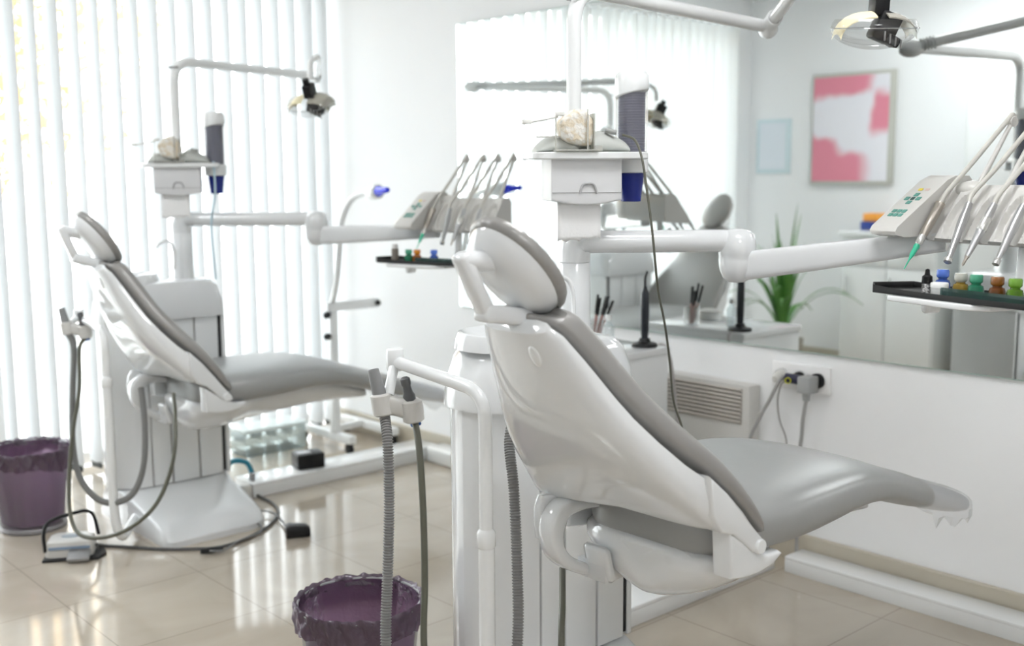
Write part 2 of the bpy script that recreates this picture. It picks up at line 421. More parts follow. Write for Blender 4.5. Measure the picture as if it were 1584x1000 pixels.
    for i in range(13):
        t = i/12; x_ = 2.60+t*.43
        j = 0
        while j < len(FS)-2 and FS[j+1][0] < x_: j += 1
        q0, q1 = FS[j], FS[j+1]; f = min(max((x_-q0[0])/(q1[0]-q0[0]), -1.2), 1)
        w, zt, zb = [q0[k]+(q1[k]-q0[k])*f for k in (1, 2, 3)]
        dn = (.004, .006, .008, .010, .044, .014, .010, .030, .034, .008, .012, .030, .008)[i]
        r = [Vector((x_, Y0-w-.004+.012*rnd.random(), zb-dn)), Vector((x_, Y0-w-.010+.006*rnd.random(), zb-.004))]
        for k in range(13):
            cc, ss = selog(pi-pi*k/12, 3); r.append(Vector((x_, Y0+(w+.006)*cc, (zt+zb)/2+((zt-zb)/2+.006)*abs(ss)+.01*(1-cc*cc))))
        r += [Vector((x_, Y0+w+.010, zb-.004)), Vector((x_, Y0+w+.012, zb-dn*.8))]
        rings.append(r)
    ob('foot_cover', G().loft(rings, closed=False), thin_clear('milky_plastic_film', (.93, .94, .95), .10, .22, (.85, .86, .87)), label='clear plastic foot cover')
    # --- seat shell under the cushion, tucked in from the edge
    T = [(1.700, .09, .575, .500), (1.712, .15, .585, .466), (1.75, .205, .585, .442), (1.82, .228, .592, .436), (1.90, .205, .592, .442), (1.98, .14, .585, .452), (2.10, .09, .585, .462), (2.25, .075, .585, .470), (2.42, .065, .56, .475), (2.60, .06, .50, .455)]
    def tub(x_, w, zt, zb, m=40):
        r = []; zm = zt-.035
        for k in range(m):
            t_ = 2*pi*k/m
            cc, ss = selog(t_, 3.4) if sin(t_) > 0 else selog(t_, 1.45)
            r.append(Vector((x_, Y0+w*cc, zm+(zt-zm if ss > 0 else zm-zb)*ss)))
        return r
    g = G().loft([tub(*q) for q in T])
    seatsh = ob('seat_shell', g, SHELL, sub=1)
    # near and far uprights that carry the hinge
    for sgn in (-1, 1):
        poly = [atY(*q, Y0-.25) for q in [(1131, 826), (1152, 842), (1170, 856), (1190, 858), (1206, 852), (1212, 856), (1196, 876), (1172, 890), (1150, 897), (1133, 898)]]
        poly = [Vector((q.x, Y0+sgn*.250, q.z)) for q in poly]
        ob('hinge_upright', G().prism(poly, (0, -sgn*.05, 0), .007), SHELL, seatsh)
    # carrier under the seat: hangs the chair on the cabinet beside it
    CR = []
    for y, x0, x1, zt, zb in [(1.47, 1.76, 1.86, .56, .46), (1.52, 1.75, 1.92, .56, .450), (1.58, 1.78, 1.97, .56, .44), (1.70, 1.90+cx*.5, 2.06+cx*.5, .55, .43), (1.80, 2.03+cx, 2.15+cx, .54, .44), (1.985, 2.06+cx, 2.17+cx, .54, .44)]:
        r = []
        for k in range(24):
            cc, ss = selog(2*pi*k/24, 3.4); r.append(Vector(((x0+x1)/2+(x1-x0)/2*cc, y, (zt+zb)/2+(zt-zb)/2*ss)))
        CR.append(r)
    ob('seat_carrier', G().loft(CR), SHELL, sub=1)
    q = [atY(*p, 1.60) for p in [(944, 866)]][0]
    ob('link_plate', G().box((1.694, 1.60, q.z+.002), (.016, .075, .085), [Vector((.97, -.0, .24)), Vector((0, 1, 0)), Vector((-.24, 0, .97))], .012, 4), SHELL)
    # --- headrest
    HC = Vector((1.352, Y0, 1.170)); fr = Vector((.74, 0, .67)).normalized(); mj = Vector((.67, 0, -.74)).normalized(); yy = Vector((0, 1, 0))
    hrn = random.Random(9); HW = []
    while len(HW) < 132:
        m_ = hrn.randint(3, 6); HW += [cos(2*pi*q_/m_) for q_ in range(m_)]
    HW = HW[:132]
    def hr(s0, s1, off, wk=0.0):
        return [HC + fr*(off+wk*.5*HW[(k+7) % 132]) + mj*((s0+wk*HW[k])*cos(2*pi*k/132)) + yy*((s1+wk*HW[k])*sin(2*pi*k/132)) for k in range(132)]
    ob('headrest_shell', G().loft([hr(.02, .016, -.036), hr(.062, .048, -.033), hr(.090, .070, -.023), hr(.107, .083, -.008), hr(.111, .086, .006), hr(.096, .074, .01)]), SHELL)
    ob('headrest_cushion', G().loft([hr(.096, .074, .006), hr(.112, .087, .006, .0005), hr(.117, .092, .010, .0007), hr(.120, .095, .019, .0005), hr(.116, .092, .030, .0003), hr(.094, .074, .039), hr(.05, .04, .043), hr(.005, .004, .044)]), LEATHER)
    A, B, Cc, Dd = atY(792, 406, Y0), atY(716, 404, Y0), atY(752, 485, Y0), atY(826, 492, Y0)
    hb = ob('headrest_bracket', G().tube([A, A.lerp(B, .5), B], [.024, .0205, .0185], 20), SHELL)
    g = G().ell(A+fr*.004, (.030, .024, .024), [mj, yy, fr], 20, 10); ob('bracket_foot', g, SHELL, hb)
    t = (Cc-B).normalized(); n = Vector((t.z, 0, -t.x))
    ob('bracket_link', G().box((B+Cc)/2, ((Cc-B).length+.03, .036, .027), [t, yy, n], .009, 3), SHELL, hb)
    t = (Dd-Cc).normalized(); n = Vector((t.z, 0, -t.x))
    ob('bracket_arm', G().box((Cc+Dd)/2, ((Dd-Cc).length+.03, .046, .034), [t, yy, n], .011, 3), SHELL, hb)
    return ch
build_chair((0, 0, 0), 'large foreground dental chair with silver grey cushions and white shell back')
build_chair((.157, 2.535, -.092), 'blurred dental chair farther back in front of the window blind', .099, -.13)

# ------------------------------------------------------------------ dental unit
HP_U = (.092, .172, .240, .315)
def whip_top(K, i): return K(HP_U[i]+.013, -.150, .262)
def arc_dir(h): return Vector((sin(radians(h)), cos(radians(h)), 0))
def build_unit(D, label, pose):
    D = Vector(D)
    un = thing('dental_unit', Vector((1.86, 1.98, 0))+D, label, 'dental unit', 'dental units')
    def ob(name, g, m, par=un, shift=True, **k):
        if shift: g.v = [v+D for v in g.v]
        return obj(name, g, m, par, **k)
    X0, X1, Ya, Yb = 1.63, 2.09, 1.86, 2.12
    # floor foot
    R = [rrect(1.645, 2.08, 1.50, 2.14, .10, .0, 6, .04), rrect(1.645, 2.08, 1.50, 2.14, .10, .022, 6, .04), rrect(1.65, 2.08, 1.53, 2.14, .10, .050, 6, .05), rrect(1.65, 2.085, 1.64, 2.14, .10, .082, 6, .06), rrect(1.645, 2.09, 1.77, 2.135, .09, .112, 6, .08), rrect(1.635, 2.092, 1.845, 2.13, .06, .135, 6, .1)]
    ob('floor_foot', G().loft(R), SHELL)
    core = ob('cabinet', G().loft([rrect(X0+.012, X1-.012, Ya+.012, Yb-.01, .02, .136, 6, .12), rrect(X0+.012, X1-.012, Ya+.012, Yb-.01, .02, .80, 6, .12)]), SEAM)
    # rounded end shell
    end = [p for p in rrect(X0, X1, Ya, Yb, .02, 0, 10, .13) if p.x < X0+.135] 
    rr = []
    for z in (.14, .795): rr.append([Vector((p.x, p.y, z)) for p in end])
    ob('end_panel', G().loft(rr), SHELL)
    for xa, xb in ((1.767, 1.842), (1.850, 1.958), (1.966, 2.062)): ob('door_panel', G().bx((xa, Ya-.001, .14), (xb, Ya+.02, .795), .003), WHITE)
    ob('black_seal', G().bx((2.064, Ya+.003, .15), (2.076, Ya+.02, .795)), BLACK)
    ob('side_panel', G().bx((2.078, Ya, .14), (X1+.006, Yb-.002, .795), .004), WHITE)
    # basin top
    R = [rrect(X0-.012, X1+.008, Ya-.012, Yb+.01, .03, .795, 8, .13), rrect(X0-.012, X1+.010, Ya-.014, Yb+.01, .04, .815, 8, .13), rrect(X0-.004, X1+.012, Ya-.012, Yb+.008, .05, .86, 8, .13), rrect(X0+.02, X1+.002, Ya+.0, Yb-.005, .06, .915, 8, .11), rrect(X0+.04, X1-.02, Ya+.012, Yb-.015, .06, .938, 8, .10), rrect(X0+.07, X1-.05, Ya+.03, Yb-.03, .05, .944, 8, .08)]
    bt = ob('basin_top', G().loft(R), SHELL)
    ob('basin_bowl', G().lathe([(.118, -.01), (.114, .014), (.108, .028), (.100, .030), (.092, .022), (.07, .008), (.03, .003), (.001, .002)], (1.755, 1.985, .944), n=40), SHELL, bt)
    ob('drain', G().lathe([(.014, .0), (.014, .003), (.001, .003)], (1.755, 1.985, .947), n=20), CHROME, bt)
    sp = [P(887, 500, 2.70), P(887, 466, 2.70), P(884, 444, 2.695), P(878, 433, 2.69), P(868, 430, 2.68), P(856, 437, 2.67), P(850, 447, 2.665)]
    ob('bowl_spout', G().tube(sp, .006, 10, 6), WHITE)
    # column, first arm, elbow, second arm
    CL = Vector((1.97, 1.95, 0)); E = Vector(pose['elbow'])-D
    dr = (E-CL); dr.z = 0; dr.normalize()
    ob('column', G().lathe([(.043, .938), (.0415, .96), (.0395, 1.0), (.0395, 1.128), (.038, 1.130)], CL, n=36), SHELL)
    pth = fillet([CL+Vector((0, 0, 1.131)), CL+Vector((0, 0, 1.182)), CL+dr*.12+Vector((0, 0, 1.180)), Vector((E.x, E.y, 1.180))-dr*.02, Vector((E.x, E.y, 1.172))+dr*.036], .035, 8)
    rad = [.0395 if i < 3 else max(.0285, .0395-.0016*(i-3)) for i in range(len(pth))]
    a1 = ob('arm', G().tube(pth, rad, 24), SHELL)
    ob('elbow', G().lathe([(.001, 1.072), (.022, 1.075), (.036, 1.086), (.044, 1.105), (.047, 1.13), (.046, 1.142), (.047, 1.144), (.048, 1.165), (.045, 1.185), (.034, 1.203), (.015, 1.21), (.001, 1.211)], Vector((E.x, E.y, 0)), n=36), SHELL, a1)
    O = Vector(pose['console']); u = arc_dir(pose['head']); f = Vector((u.y, -u.x, 0)); zz = Vector((0, 0, 1))
    def K(a, b, c): return O + u*a + f*b + zz*c
    s0 = Vector((E.x, E.y, 1.113))+D; s1 = K(.10, .035, -.012)
    dd = (s1-s0); dh = Vector((dd.x, dd.y, 0)).normalized(); sd = Vector((-dh.y, dh.x, 0)); rings = []
    for t, hh, ww in ((.06, .037, .026), (.3, .035, .026), (.7, .029, .025), (1, .024, .024)):
        c = s0+dd*t; rings.append([c+sd*(ww*selog(2*pi*k/24, 4)[0])+zz*(hh*selog(2*pi*k/24, 4)[1]) for k in range(24)])
    ob('tray_arm', G().loft(rings), SHELL, shift=False)
    # --- instrument console
    Lc = .375
    g = G()
    prof1 = [(.175, .004), (.178, .012), (.172, .022), (.02, .128), (-.005, .138), (-.05, .138), (-.06, .128), (-.06, .02), (-.05, 0), (.15, -.002)]
    rings = []
    for uu, sc in ((-.012, .86), (-.004, .97), (.004, 1.0), (.072, 1.0), (.078, .99)):
        rings.append([K(uu, .05+(b-.05)*sc, .05+(c-.05)*sc) for b, c in prof1])
    g.loft(rings)
    # fluted front face with oval finger rests
    slots = [.132, .206, .278, .348]; grooves = HP_U
    top, bot = (.0, .108), (.082, -.004)
    nu, nv = 150, 22; rows = []
    for i in range(nu+1):
        uu = .074+(Lc-.074)*i/nu; col = []
        col += [K(uu, -.06, .02), K(uu, -.06, .10), K(uu, -.045, .116), K(uu, -.012, .116)]
        for j in range(nv+1):
            t = j/nv; b = top[0]+(bot[0]-top[0])*t; c = top[1]+(bot[1]-top[1])*t; dep = 0
            for k, sl in enumerate(slots):
                q = ((uu-sl)/.0215)**2+((t-.55)/.40)**2
                if q < 1.15: dep = max(dep, .016*min(1, max(0, (1.15-q)/.30))**.7)
            for sl in grooves:
                q = abs(uu-sl)/.012
                if q < 1: dep = max(dep, .009*(1-q*q))
            nb, nc = .80, .58
            col.append(K(uu, b-nb*dep, c-nc*dep))
        col += [K(uu, .078, -.010), K(uu, .06, -.014), K(uu, -.05, -.006)]
        rows.append(col)
    g.loft(rows)
    con = ob('instrument_console', g, PLASTIC, shift=False, angle=50)
    # keypad on the sloping end panel
    sl = (Vector((0, 0, 0))+f*(.02-.172)+zz*(.128-.022)); sl_n = sl.normalized(); nn = u.cross(sl_n); nn = nn if nn.z > 0 else -nn
    def KP(a, s): return K(a, .172, .022)+sl_n*s+nn*.0006
    gm = mat('green_keypad', (.10, .30, .25), .4)
    def key(a, s, wa, ws, m, nm):
        ob(nm, G().box(KP(a, s), (wa, ws, .0024), [u, sl_n, nn], .0008), m, con, False, smooth=False)
    for i in range(3): key(.020+i*.015, .045, .012, .011, gm, 'key')
    for i in range(3): key(.020+i*.015, .060, .012, .011, gm, 'key')
    for a_, s_ in ((.035, .094), (.035, .124), (.018, .109), (.052, .109)): key(a_, s_, .013, .012, gm, 'key')
    key(.035, .109, .010, .010, mat('dark_green_key', (.03, .09, .08), .4), 'centre_key')
    key(.030, .145, .012, .008, mat('yellow_indicator', (.75, .6, .06), .4), 'indicator'); key(.050, .145, .012, .008, mat('pale_red_indicator', (.62, .48, .45), .4), 'indicator')
    g = G(); g.ell(K(.11, -.025, .104), (.042, .032, .022), [u, f, zz], 20, 10); ob('console_hump', g, PLASTIC, con, False)
    # whip arms with a round joint at the top
    for i, uu in enumerate(HP_U):
        ta = whip_top(K, i); tb = K(uu+.022, -.03, .10)
        w = ob('whip_arm', G().tube([tb, tb.lerp(ta, .5), ta], [.007, .0058, .005], 10), PLASTIC, un, False)
        ob('whip_joint', G().lathe([(.001, -.008), (.011, -.008), (.0125, -.006), (.0125, .006), (.011, .008), (.001, .008)], ta, u, 20), PLASTIC, w, False)
    # tray carrier
    TZ = -.122; ta0 = pose['tray']; K0 = K
    def K(a, b, c): return K0(a+ta0, b, c)
    tc = ob('tray_carrier', G().prism([K(.02, .250, TZ-.014), K(.22, .252, TZ-.014), K(.27, .22, TZ-.014), K(.27, .06, TZ-.014), K(.04, .06, TZ-.014), K(.02, .09, TZ-.014)], (0, 0, .013), .003), WHITE, un, False)
    ob('carrier_knob', G().lathe([(.001, .018), (.008, .017), (.0125, .012), (.0125, -.02)], K(.085, .19, TZ-.026), f, 20), WHITE, tc, False)
    ob('carrier_post', G().tube([K(.20, .05, TZ-.01), K(.20, .04, -.012)], .014, 16), WHITE, tc, False)
    # --- lamp pole and arm
    J = Vector(pose['joint'])-D
    pole = fillet([CL+Vector((-.004, 0, 1.19)), CL+Vector((-.004, 0, 1.80)), Vector((J.x, J.y, J.z))], .09, 10)
    ob('lamp_pole', G().tube(pole, .0185, 20), WHITE)
    ob('pole_ring', G().lathe([(.0187, -.003), (.0196, -.003), (.0196, .003), (.0187, .003)], CL+Vector((-.004, 0, 1.775)), n=24), GREYPL)
    LE = Vector(pose['lamp_end']); LP = Vector(pose['lamp']); JJ = Vector(pose['joint'])
    jd = (LE-JJ).normalized()
    ja = ob('lamp_joint', G().ell(JJ-zz*.004, (.045, .028, .030), [Vector((jd.x, jd.y, 0)).normalized(), Vector((-jd.y, jd.x, 0)).normalized(), zz], 20, 12), WHITE, un, False)
    for k in range(5): ob('joint_collar', G().lathe([(.020, -.003), (.0235, -.001), (.0235, .001), (.020, .003)], JJ+jd*(.035+.011*k), jd, 20), WHITE, ja, False)
    path = fillet([JJ, LE, Vector((LP.x, LP.y, LE.z-.03)), LP+zz*.085], .05, 6)
    ob('lamp_arm', G().tube(path, [.017-.006*min(1, i/(len(path)*.5)) for i in range(len(path))], 16), WHITE, un, False)
    hx = arc_dir(pose['lamp_head']); hy = Vector((-hx.y, hx.x, 0))
    tl = radians(pose.get('tilt', 0)); hz = zz*cos(tl)-hy*sin(tl); hy2 = hy*cos(tl)+zz*sin(tl)
    def LL(a, b, c): return LP+hx*a+hy2*b+hz*c
    lb = ob('lamp_body', G().box(LL(.006, 0, .05), (.034, .05, .05), [hx, hy2, hz], .006).box(LL(.020, -.005, .0), (.05, .05, .065), [(hx*.92-hz*.38).normalized(), hy2, (hz*.92+hx*.38).normalized()], .007).box(LL(.032, -.012, -.028), (.034, .045, .022), [(hx*.88-hz*.48).normalized(), hy2, (hz*.88+hx*.48).normalized()], .005).tube([LL(0, 0, .06), LL(0, 0, .095)], .013, 14), BLACK, un, False)
    for k in range(4): ob('grip_rib', G().box(LL(.012+.012*k, -.036, -.018-.006*k), (.003, .006, .02), [hx, hy2, hz], .001), GREYPL, lb, False)
    # reflector dish in two wings
    dish = mat('cream_reflector', (.78, .70, .46), .3); dish2 = mat('grey_reflector', (.45, .43, .37), .25, metal=.4)
    for sgn, dm in ((-1, dish), (1, dish2)):
        rings = []
        for i in range(7):
            t = i/6; r = []
            for k in range(13):
                aa = -1+2*k/12
                r.append(LL(sgn*(.012+.070*sin(t*pi/2)), .055*aa*(1-.35*t), .034-.046*t**2.0-.012*aa*aa))
            for k in range(12, -1, -1):
                aa = -1+2*k/12
                r.append(LL(sgn*(.012+.070*sin(t*pi/2))*1.0, .055*aa*(1-.35*t), .031-.046*t**2.0-.012*aa*aa))
            rings.append(r)
        ob('reflector', G().loft(rings), dm, lb, False)
    ob('lamp_shield', G().ell(LL(0, 0, -.002), (.094, .078, .046), [hx, hy2, hz], 36, 12, -.98, .42), thin_clear('clear_lamp_shield', (.95, .95, .95), .05, .02), lb, False)
    ob('shield_rim', G().tube([LL(.094*cos(2*pi*k/40), .078*sin(2*pi*k/40), -.002) for k in range(41)], .0016, 6, cap=False), thin_clear('clear_rim', (.75, .78, .78), .25, .1), lb, False)
    # --- shelf on the pole
    fn = Vector((-.509, -.861, 0)); rn = Vector((.861, -.509, 0))
    BC = P(908, 280, 2.64)
    def B(a, b, c): return BC+rn*a+fn*b+zz*c
    sh = []
    for zc, o_ in ((.051, -.004), (.054, 0), (.066, 0), (.069, -.004)):
        r = [];
        for k in range(40):
            cc, ss = selog(2*pi*k/40, 5); r.append(B(.012+(.148+o_)*cc, -.065+(.085+o_)*ss, zc))
        sh.append(r)
    ob('shelf', G().loft(sh), WHITE)
    ob('shelf_clamp', G().box(B(-.028, -.128, .045), (.07, .04, .05), [rn, fn, zz], .006), WHITE)
    # --- suction stand: pole rising from the foot, side arm, holder
    sp_, kn, dn_ = Vector(pose['suction_pole']), Vector(pose['suction_knob']), Vector(pose['suction_drop'])
    foot = Vector((1.66, 1.80, .055))+D
    ob('suction_pole', G().tube(fillet([foot, Vector((sp_.x+.02, sp_.y, .06)), Vector((sp_.x, sp_.y, .14)), Vector((sp_.x, sp_.y, .63))], .08, 8), .0165, 20), WHITE, un, False)
    ob('pole_collar', G().lathe([(.0165, .620), (.019, .624), (.019, .650), (.0165, .655), (.0125, .660)], Vector((sp_.x, sp_.y, 0)), n=24), WHITE, un, False)
    ob('suction_arm', G().tube(fillet([Vector((sp_.x, sp_.y, .64)), Vector((sp_.x, sp_.y, kn.z-.03)), Vector((kn.x, kn.y, kn.z-.005))], .06, 10), .0135, 20), WHITE, un, False)
    ob('arm_knob', G().lathe([(.001, .022), (.016, .022), (.0185, .019), (.0185, -.020), (.0165, -.024), (.001, -.024)], kn, n=24), WHITE, un, False)
    ob('holder_arm', G().tube([kn-zz*.005, kn.lerp(dn_, .5), dn_], [.011, .0105, .0115], 16), WHITE, un, False)
    rv = RT.copy(); rv.z = 0; rv.normalize(); bk = Vector((-rv.y, rv.x, 0))
    hd = []
    for a_, w_, h_ in ((-.033, .016, .018), (-.02, .021, .026), (.0, .018, .022), (.02, .017, .020), (.040, .021, .026), (.060, .022, .030), (.074, .016, .018)):
        c = dn_+rv*a_-zz*(.012+.22*(a_+.033))
        hd.append([c+bk*(w_*selog(2*pi*k/20, 3.2)[0])+zz*(h_*selog(2*pi*k/20, 3.2)[1]) for k in range(20)])
    ob('holder', G().loft(hd), PLASTIC, un, False, sub=1)
    for a_, r_ in ((-.014, .0215), (.050, .0225)):
        c = dn_+rv*a_-zz*(.012+.22*(a_+.033))
        ob('holder_cup', G().lathe([(r_-.006, -.026), (r_, -.022), (r_, .018), (r_-.006, .022), (r_-.007, -.026)], c-bk*.006, (rv.x*-.12, rv.y*-.12, 1), 24), PLASTIC, un, False)
    K = K0
    return dict(un=un, K=K, ta0=ta0, u=u, f=f, B=lambda a, b, c: B(a, b, c)+D, rn=rn, fn=fn, TZ=TZ, dn=dn_, rv=rv, bk=bk, D=D)

zz = Vector((0, 0, 1))
near_pose = dict(elbow=(2.30, 1.695, 1.1), console=(2.51, 1.30, 1.204), head=196, tray=.115, joint=(2.80, 1.97, 1.778), lamp_end=(2.25, 1.33, 1.96), lamp=P(1353, 42, 2.4), lamp_head=132, tilt=8,
                 suction_pole=P(752, 800, 2.16), suction_knob=P(611, 556, 2.34), suction_drop=P(601, 612, 2.30))
DU = Vector((0, 2.21, 0))
far_pose = dict(elbow=(2.37, 3.80, 1.1), console=P(655, 352, 4.30), head=166, tray=0, joint=P(489, 118, 5.0), lamp_end=P(491, 88, 4.2), lamp=P(481, 160, 4.1), lamp_head=150, tilt=25,
                suction_pole=P(168, 640, 3.86), suction_knob=P(122, 488, 4.05), suction_drop=P(110, 500, 4.0))
UN = build_unit((0, 0, 0), 'dental unit with cabinet, basin and instrument arm beside the foreground chair', near_pose)
UF = build_unit(DU, 'blurred dental unit with bent lamp pole beside the chair near the window', far_pose)

# ------------------------------------------------------------------ things on the unit shelves
def shelf_things(U, w, lab):
    B, rn, fn = U['B'], U['rn'], U['fn']; ax = [rn, fn, zz]
    # paper towel box under the shelf
    t = thing('paper_towel_dispenser', B(0, -.05, -.055), lab['towel'], 'paper dispenser', 'paper towel boxes')
    poly = [B(-.088, 0, .055), B(.088, 0, .055), B(.088, 0, -.046)]
    poly += [B(.088-.176*k/8, 0, -.046-.012*sin(pi*k/8)) for k in range(1, 8)] + [B(-.088, 0, -.046)]
    obj('box', G().prism(poly, -fn*.105, .004), mat('light_grey_box', (.66, .665, .675), .35), t)
    obj('seam', G().box(B(0, .0005, -.028), (.172, .0012, .0015), ax), GREYPL, t, False)
    obj('latch', G().tube([B(.003-.021, .002, -.03), B(.003-.014, .003, -.010), B(.003, .003, -.006), B(.003+.014, .003, -.010), B(.003+.021, .002, -.03)], .0028, 8, 5), mat('latch_grey', (.42, .42, .43), .4), t)
    rows = []
    for i in range(9):
        zc = -.05-.096*i/8
        rows.append([B(-.066+.108*k/10, -.03+.005*sin(i*.35)+.0006*sin(k*2.1+i), zc+(.0035*sin(k*2.3)+.006*(k/10) if i == 8 else 0)) for k in range(11)])
    g = G().loft(rows, closed=False); p = obj('paper_sheet', g, mat('white_paper', (.86, .86, .86), .9, bump=(180, .4, .002)), t)
    md = p.modifiers.new('thickness', 'SOLIDIFY'); md.thickness = .0006
    # cup dispenser
    c = P(977, 180, 2.74)+U['D']; c.z = 0
    t = thing('cup_dispenser', c+zz*1.275, lab['cups'], 'cup dispenser', 'cup dispensers')
    rc = Vector((.743, -.669, 0))
    rings = []
    for z, r in ((1.545, .040), (1.548, .0425), (1.572, .0425)): rings.append([c+Vector((cos(2*pi*k/32)*r, sin(2*pi*k/32)*r, z+(.010*cos(2*pi*k/32+1.2) if z < 1.56 else 0))) for k in range(32)])
    for z, r in ((1.590, .041), (1.597, .036), (1.599, .015)):
        rings.append([c+Vector((cos(2*pi*k/32)*r, sin(2*pi*k/32)*r, z+.006*cos(2*pi*k/32+2.2))) for k in range(32)])
    obj('cap', G().loft(rings), WHITE, t)
    obj('clear_tube', G().lathe([(.0405, 1.392), (.0405, 1.556)], c, n=32), thin_clear('clear_tube_plastic', (.94, .93, .93), .06, .10), t)
    prof = []
    for k in range(24):
        z = 1.395+k*.0065; prof += [(.033, z), (.0345, z+.0045), (.0335, z+.0055)]
    obj('cup_stack', G().lathe([(.001, 1.394)]+prof+[(.001, 1.549)], c, n=28), mat('stacked_cups', (.045, .052, .12), .45), t, label='stack of navy blue cups')
    obj('collar', G().lathe([(.036, 1.352), (.0415, 1.354), (.0425, 1.385), (.0425, 1.395), (.038, 1.397)], c, n=32), WHITE, t)
    g = G(); rings = []
    for z, r in ((1.360, .0335), (1.352, .0325), (1.282, .0245), (1.281, .023), (1.284, .021)):
        rings.append([c+Vector((cos(2*pi*k/48)*(r*(1+(.018 if k % 2 else 0))), sin(2*pi*k/48)*(r*(1+(.018 if k % 2 else 0))), z)) for k in range(48)])
    g.loft(rings); obj('hanging_cup', g, BLUE, t, label='royal blue cup')
    # ultrasonic scaler body: two smooth humps
    zs = .069
    t = thing('scaler_unit', B(.02, -.06, zs), lab['scaler'], 'dental scaler', 'scaler units')
    def hump(x0, x1, hs, dep, m, nm):
        rings = []
        n = len(hs)
        for i, h in enumerate(hs):
            x_ = x0+(x1-x0)*i/(n-1); r = []
            for k in range(16):
                cc, ss = selog(pi*k/15, 2.6); r.append(B(x_, -.065+dep*cc*(.6+.4*min(1, h/.03)), zs+max(h, .001)*abs(ss)))
            rings.append(r)
        return obj(nm, G().loft(rings), m, t, sub=1)
    gg = mat('grey_green_plastic', (.46, .475, .45), .45)
    hump(-.118, -.010, [.004, .024, .036, .041, .042, .040, .036, .028], .055, gg, 'base')
    hump(.0, .122, [.020, .036, .048, .053, .052, .047, .040, .034, .026, .008], .05, gg, 'cover')
    obj('connector', G().tube([B(-.012, -.06, zs+.050), B(.018, -.06, zs+.051)], .009, 14), mat('grey_connector', (.34, .35, .34), .4), t)
    obj('cord_plug', G().tube([B(.054, -.03, zs+.052), B(.078, -.018, zs+.046)], .006, 12), mat('grey_connector', (.34, .35, .34), .4), t)
    # cotton dispenser
    t = thing('cotton_dispenser', B(-.04, -.02, zs), lab['cotton'], 'cotton dispenser', 'cotton dispensers')
    rr = random.Random(5); rings = []
    outl = [(-.066, .082), (-.060, .060), (-.052, .045), (-.038, .040), (-.016, .035), (.004, .033), (.010, .040), (.012, .066), (.012, .088), (.002, .096), (-.002, .106), (-.012, .111), (-.026, .111), (-.040, .107), (-.050, .097), (-.056, .092)]
    for d_, s_ in ((.012, .90), (.018, .97), (.022, 1), (.036, 1), (.040, .97), (.045, .9)):
        rings.append([B(-.027+(a+.027)*s_*1.15+rr.uniform(-.0012, .0012), -.075+d_*1.9, zs+.060+(c_-.075)*s_*1.15+rr.uniform(-.0012, .0012)) for a, c_ in outl])
    obj('cotton', G().loft(rings), mat('cream_cotton_wool', (.78, .76, .71), .95, bump=(120, .8, .004), noise=(70, .06, (.68, .60, .47))), t, sub=1)
    g = G()
    g.box(B(-.078, .005, zs+.045), (.003, .003, .09), ax).box(B(-.003, .018, zs+.050), (.004, .0025, .10), ax).box(B(.014, -.01, zs+.045), (.003, .05, .09), ax)
    g.box(B(-.03, .012, zs+.0035), (.105, .03, .005), ax, .001).box(B(-.03, -.06, zs+.0035), (.105, .02, .005), ax, .001).box(B(.024, .012, zs+.008), (.02, .012, .014), ax, .001)
    obj('clear_frame', g, thin_clear('clear_frame_acrylic', (.80, .80, .77), .15, .35, (.75, .75, .70)), t, False)
    g = G().tube([B(-.160, .02, zs+.066), B(-.074, .01, zs+.082)], .003, 8).box(B(-.152, .02, zs+.069), (.022, .012, .010), ax, .002).box(B(-.070, .01, zs+.088), (.022, .014, .010), ax, .002).tube([B(-.120, -.02, zs+.036), B(-.06, -.02, zs+.036)], .0022, 8)
    obj('lever', g, mat('pale_lever_plastic', (.72, .72, .69), .3), t)
shelf_things(UN, 1, dict(towel='light grey paper towel box hanging under the foreground shelf', cups='tall cup dispenser with navy cups beside the foreground shelf', scaler='grey-green scaler base with curved cover on the foreground shelf', cotton='clear cotton dispenser holding cream cotton on the foreground shelf'))
shelf_things(UF, 1, dict(towel='blurred paper towel box under the shelf near the window', cups='blurred cup dispenser by the bent lamp pole near the window', scaler='blurred grey-green scaler base on the shelf near the window', cotton='blurred cream cotton dispenser on the shelf near the window'))
# cord hanging from the scaler
pth = [P(963, 209, 2.62), P(982, 217, 2.60), P(993, 245, 2.58), P(1000, 290, 2.57), P(1008, 350, 2.57), P(1013, 400, 2.58), P(1018, 450, 2.62), P(1028, 500, 2.68), P(1036, 560, 2.74), P(1042, 620, 2.78), P(1056, 665, 2.80), P(1066, 720, 2.80), P(1060, 800, 2.72)]
obj('cord', G().tube(pth, .0030, 10, 8), OLIVE, bpy.data.objects['scaler_unit'], label='long thin olive cord')
pth = [P(330, 250, 4.3), P(333, 300, 4.3), P(327, 345, 4.32), P(331, 400, 4.34), P(334, 432, 4.36)]
tag(obj('cup_water_tube', G().tube(pth, .004, 8, 8), mat('pale_blue_tube', (.45, .60, .68), .3)), 'thin pale blue tube below the cup dispenser near the window', 'tube')

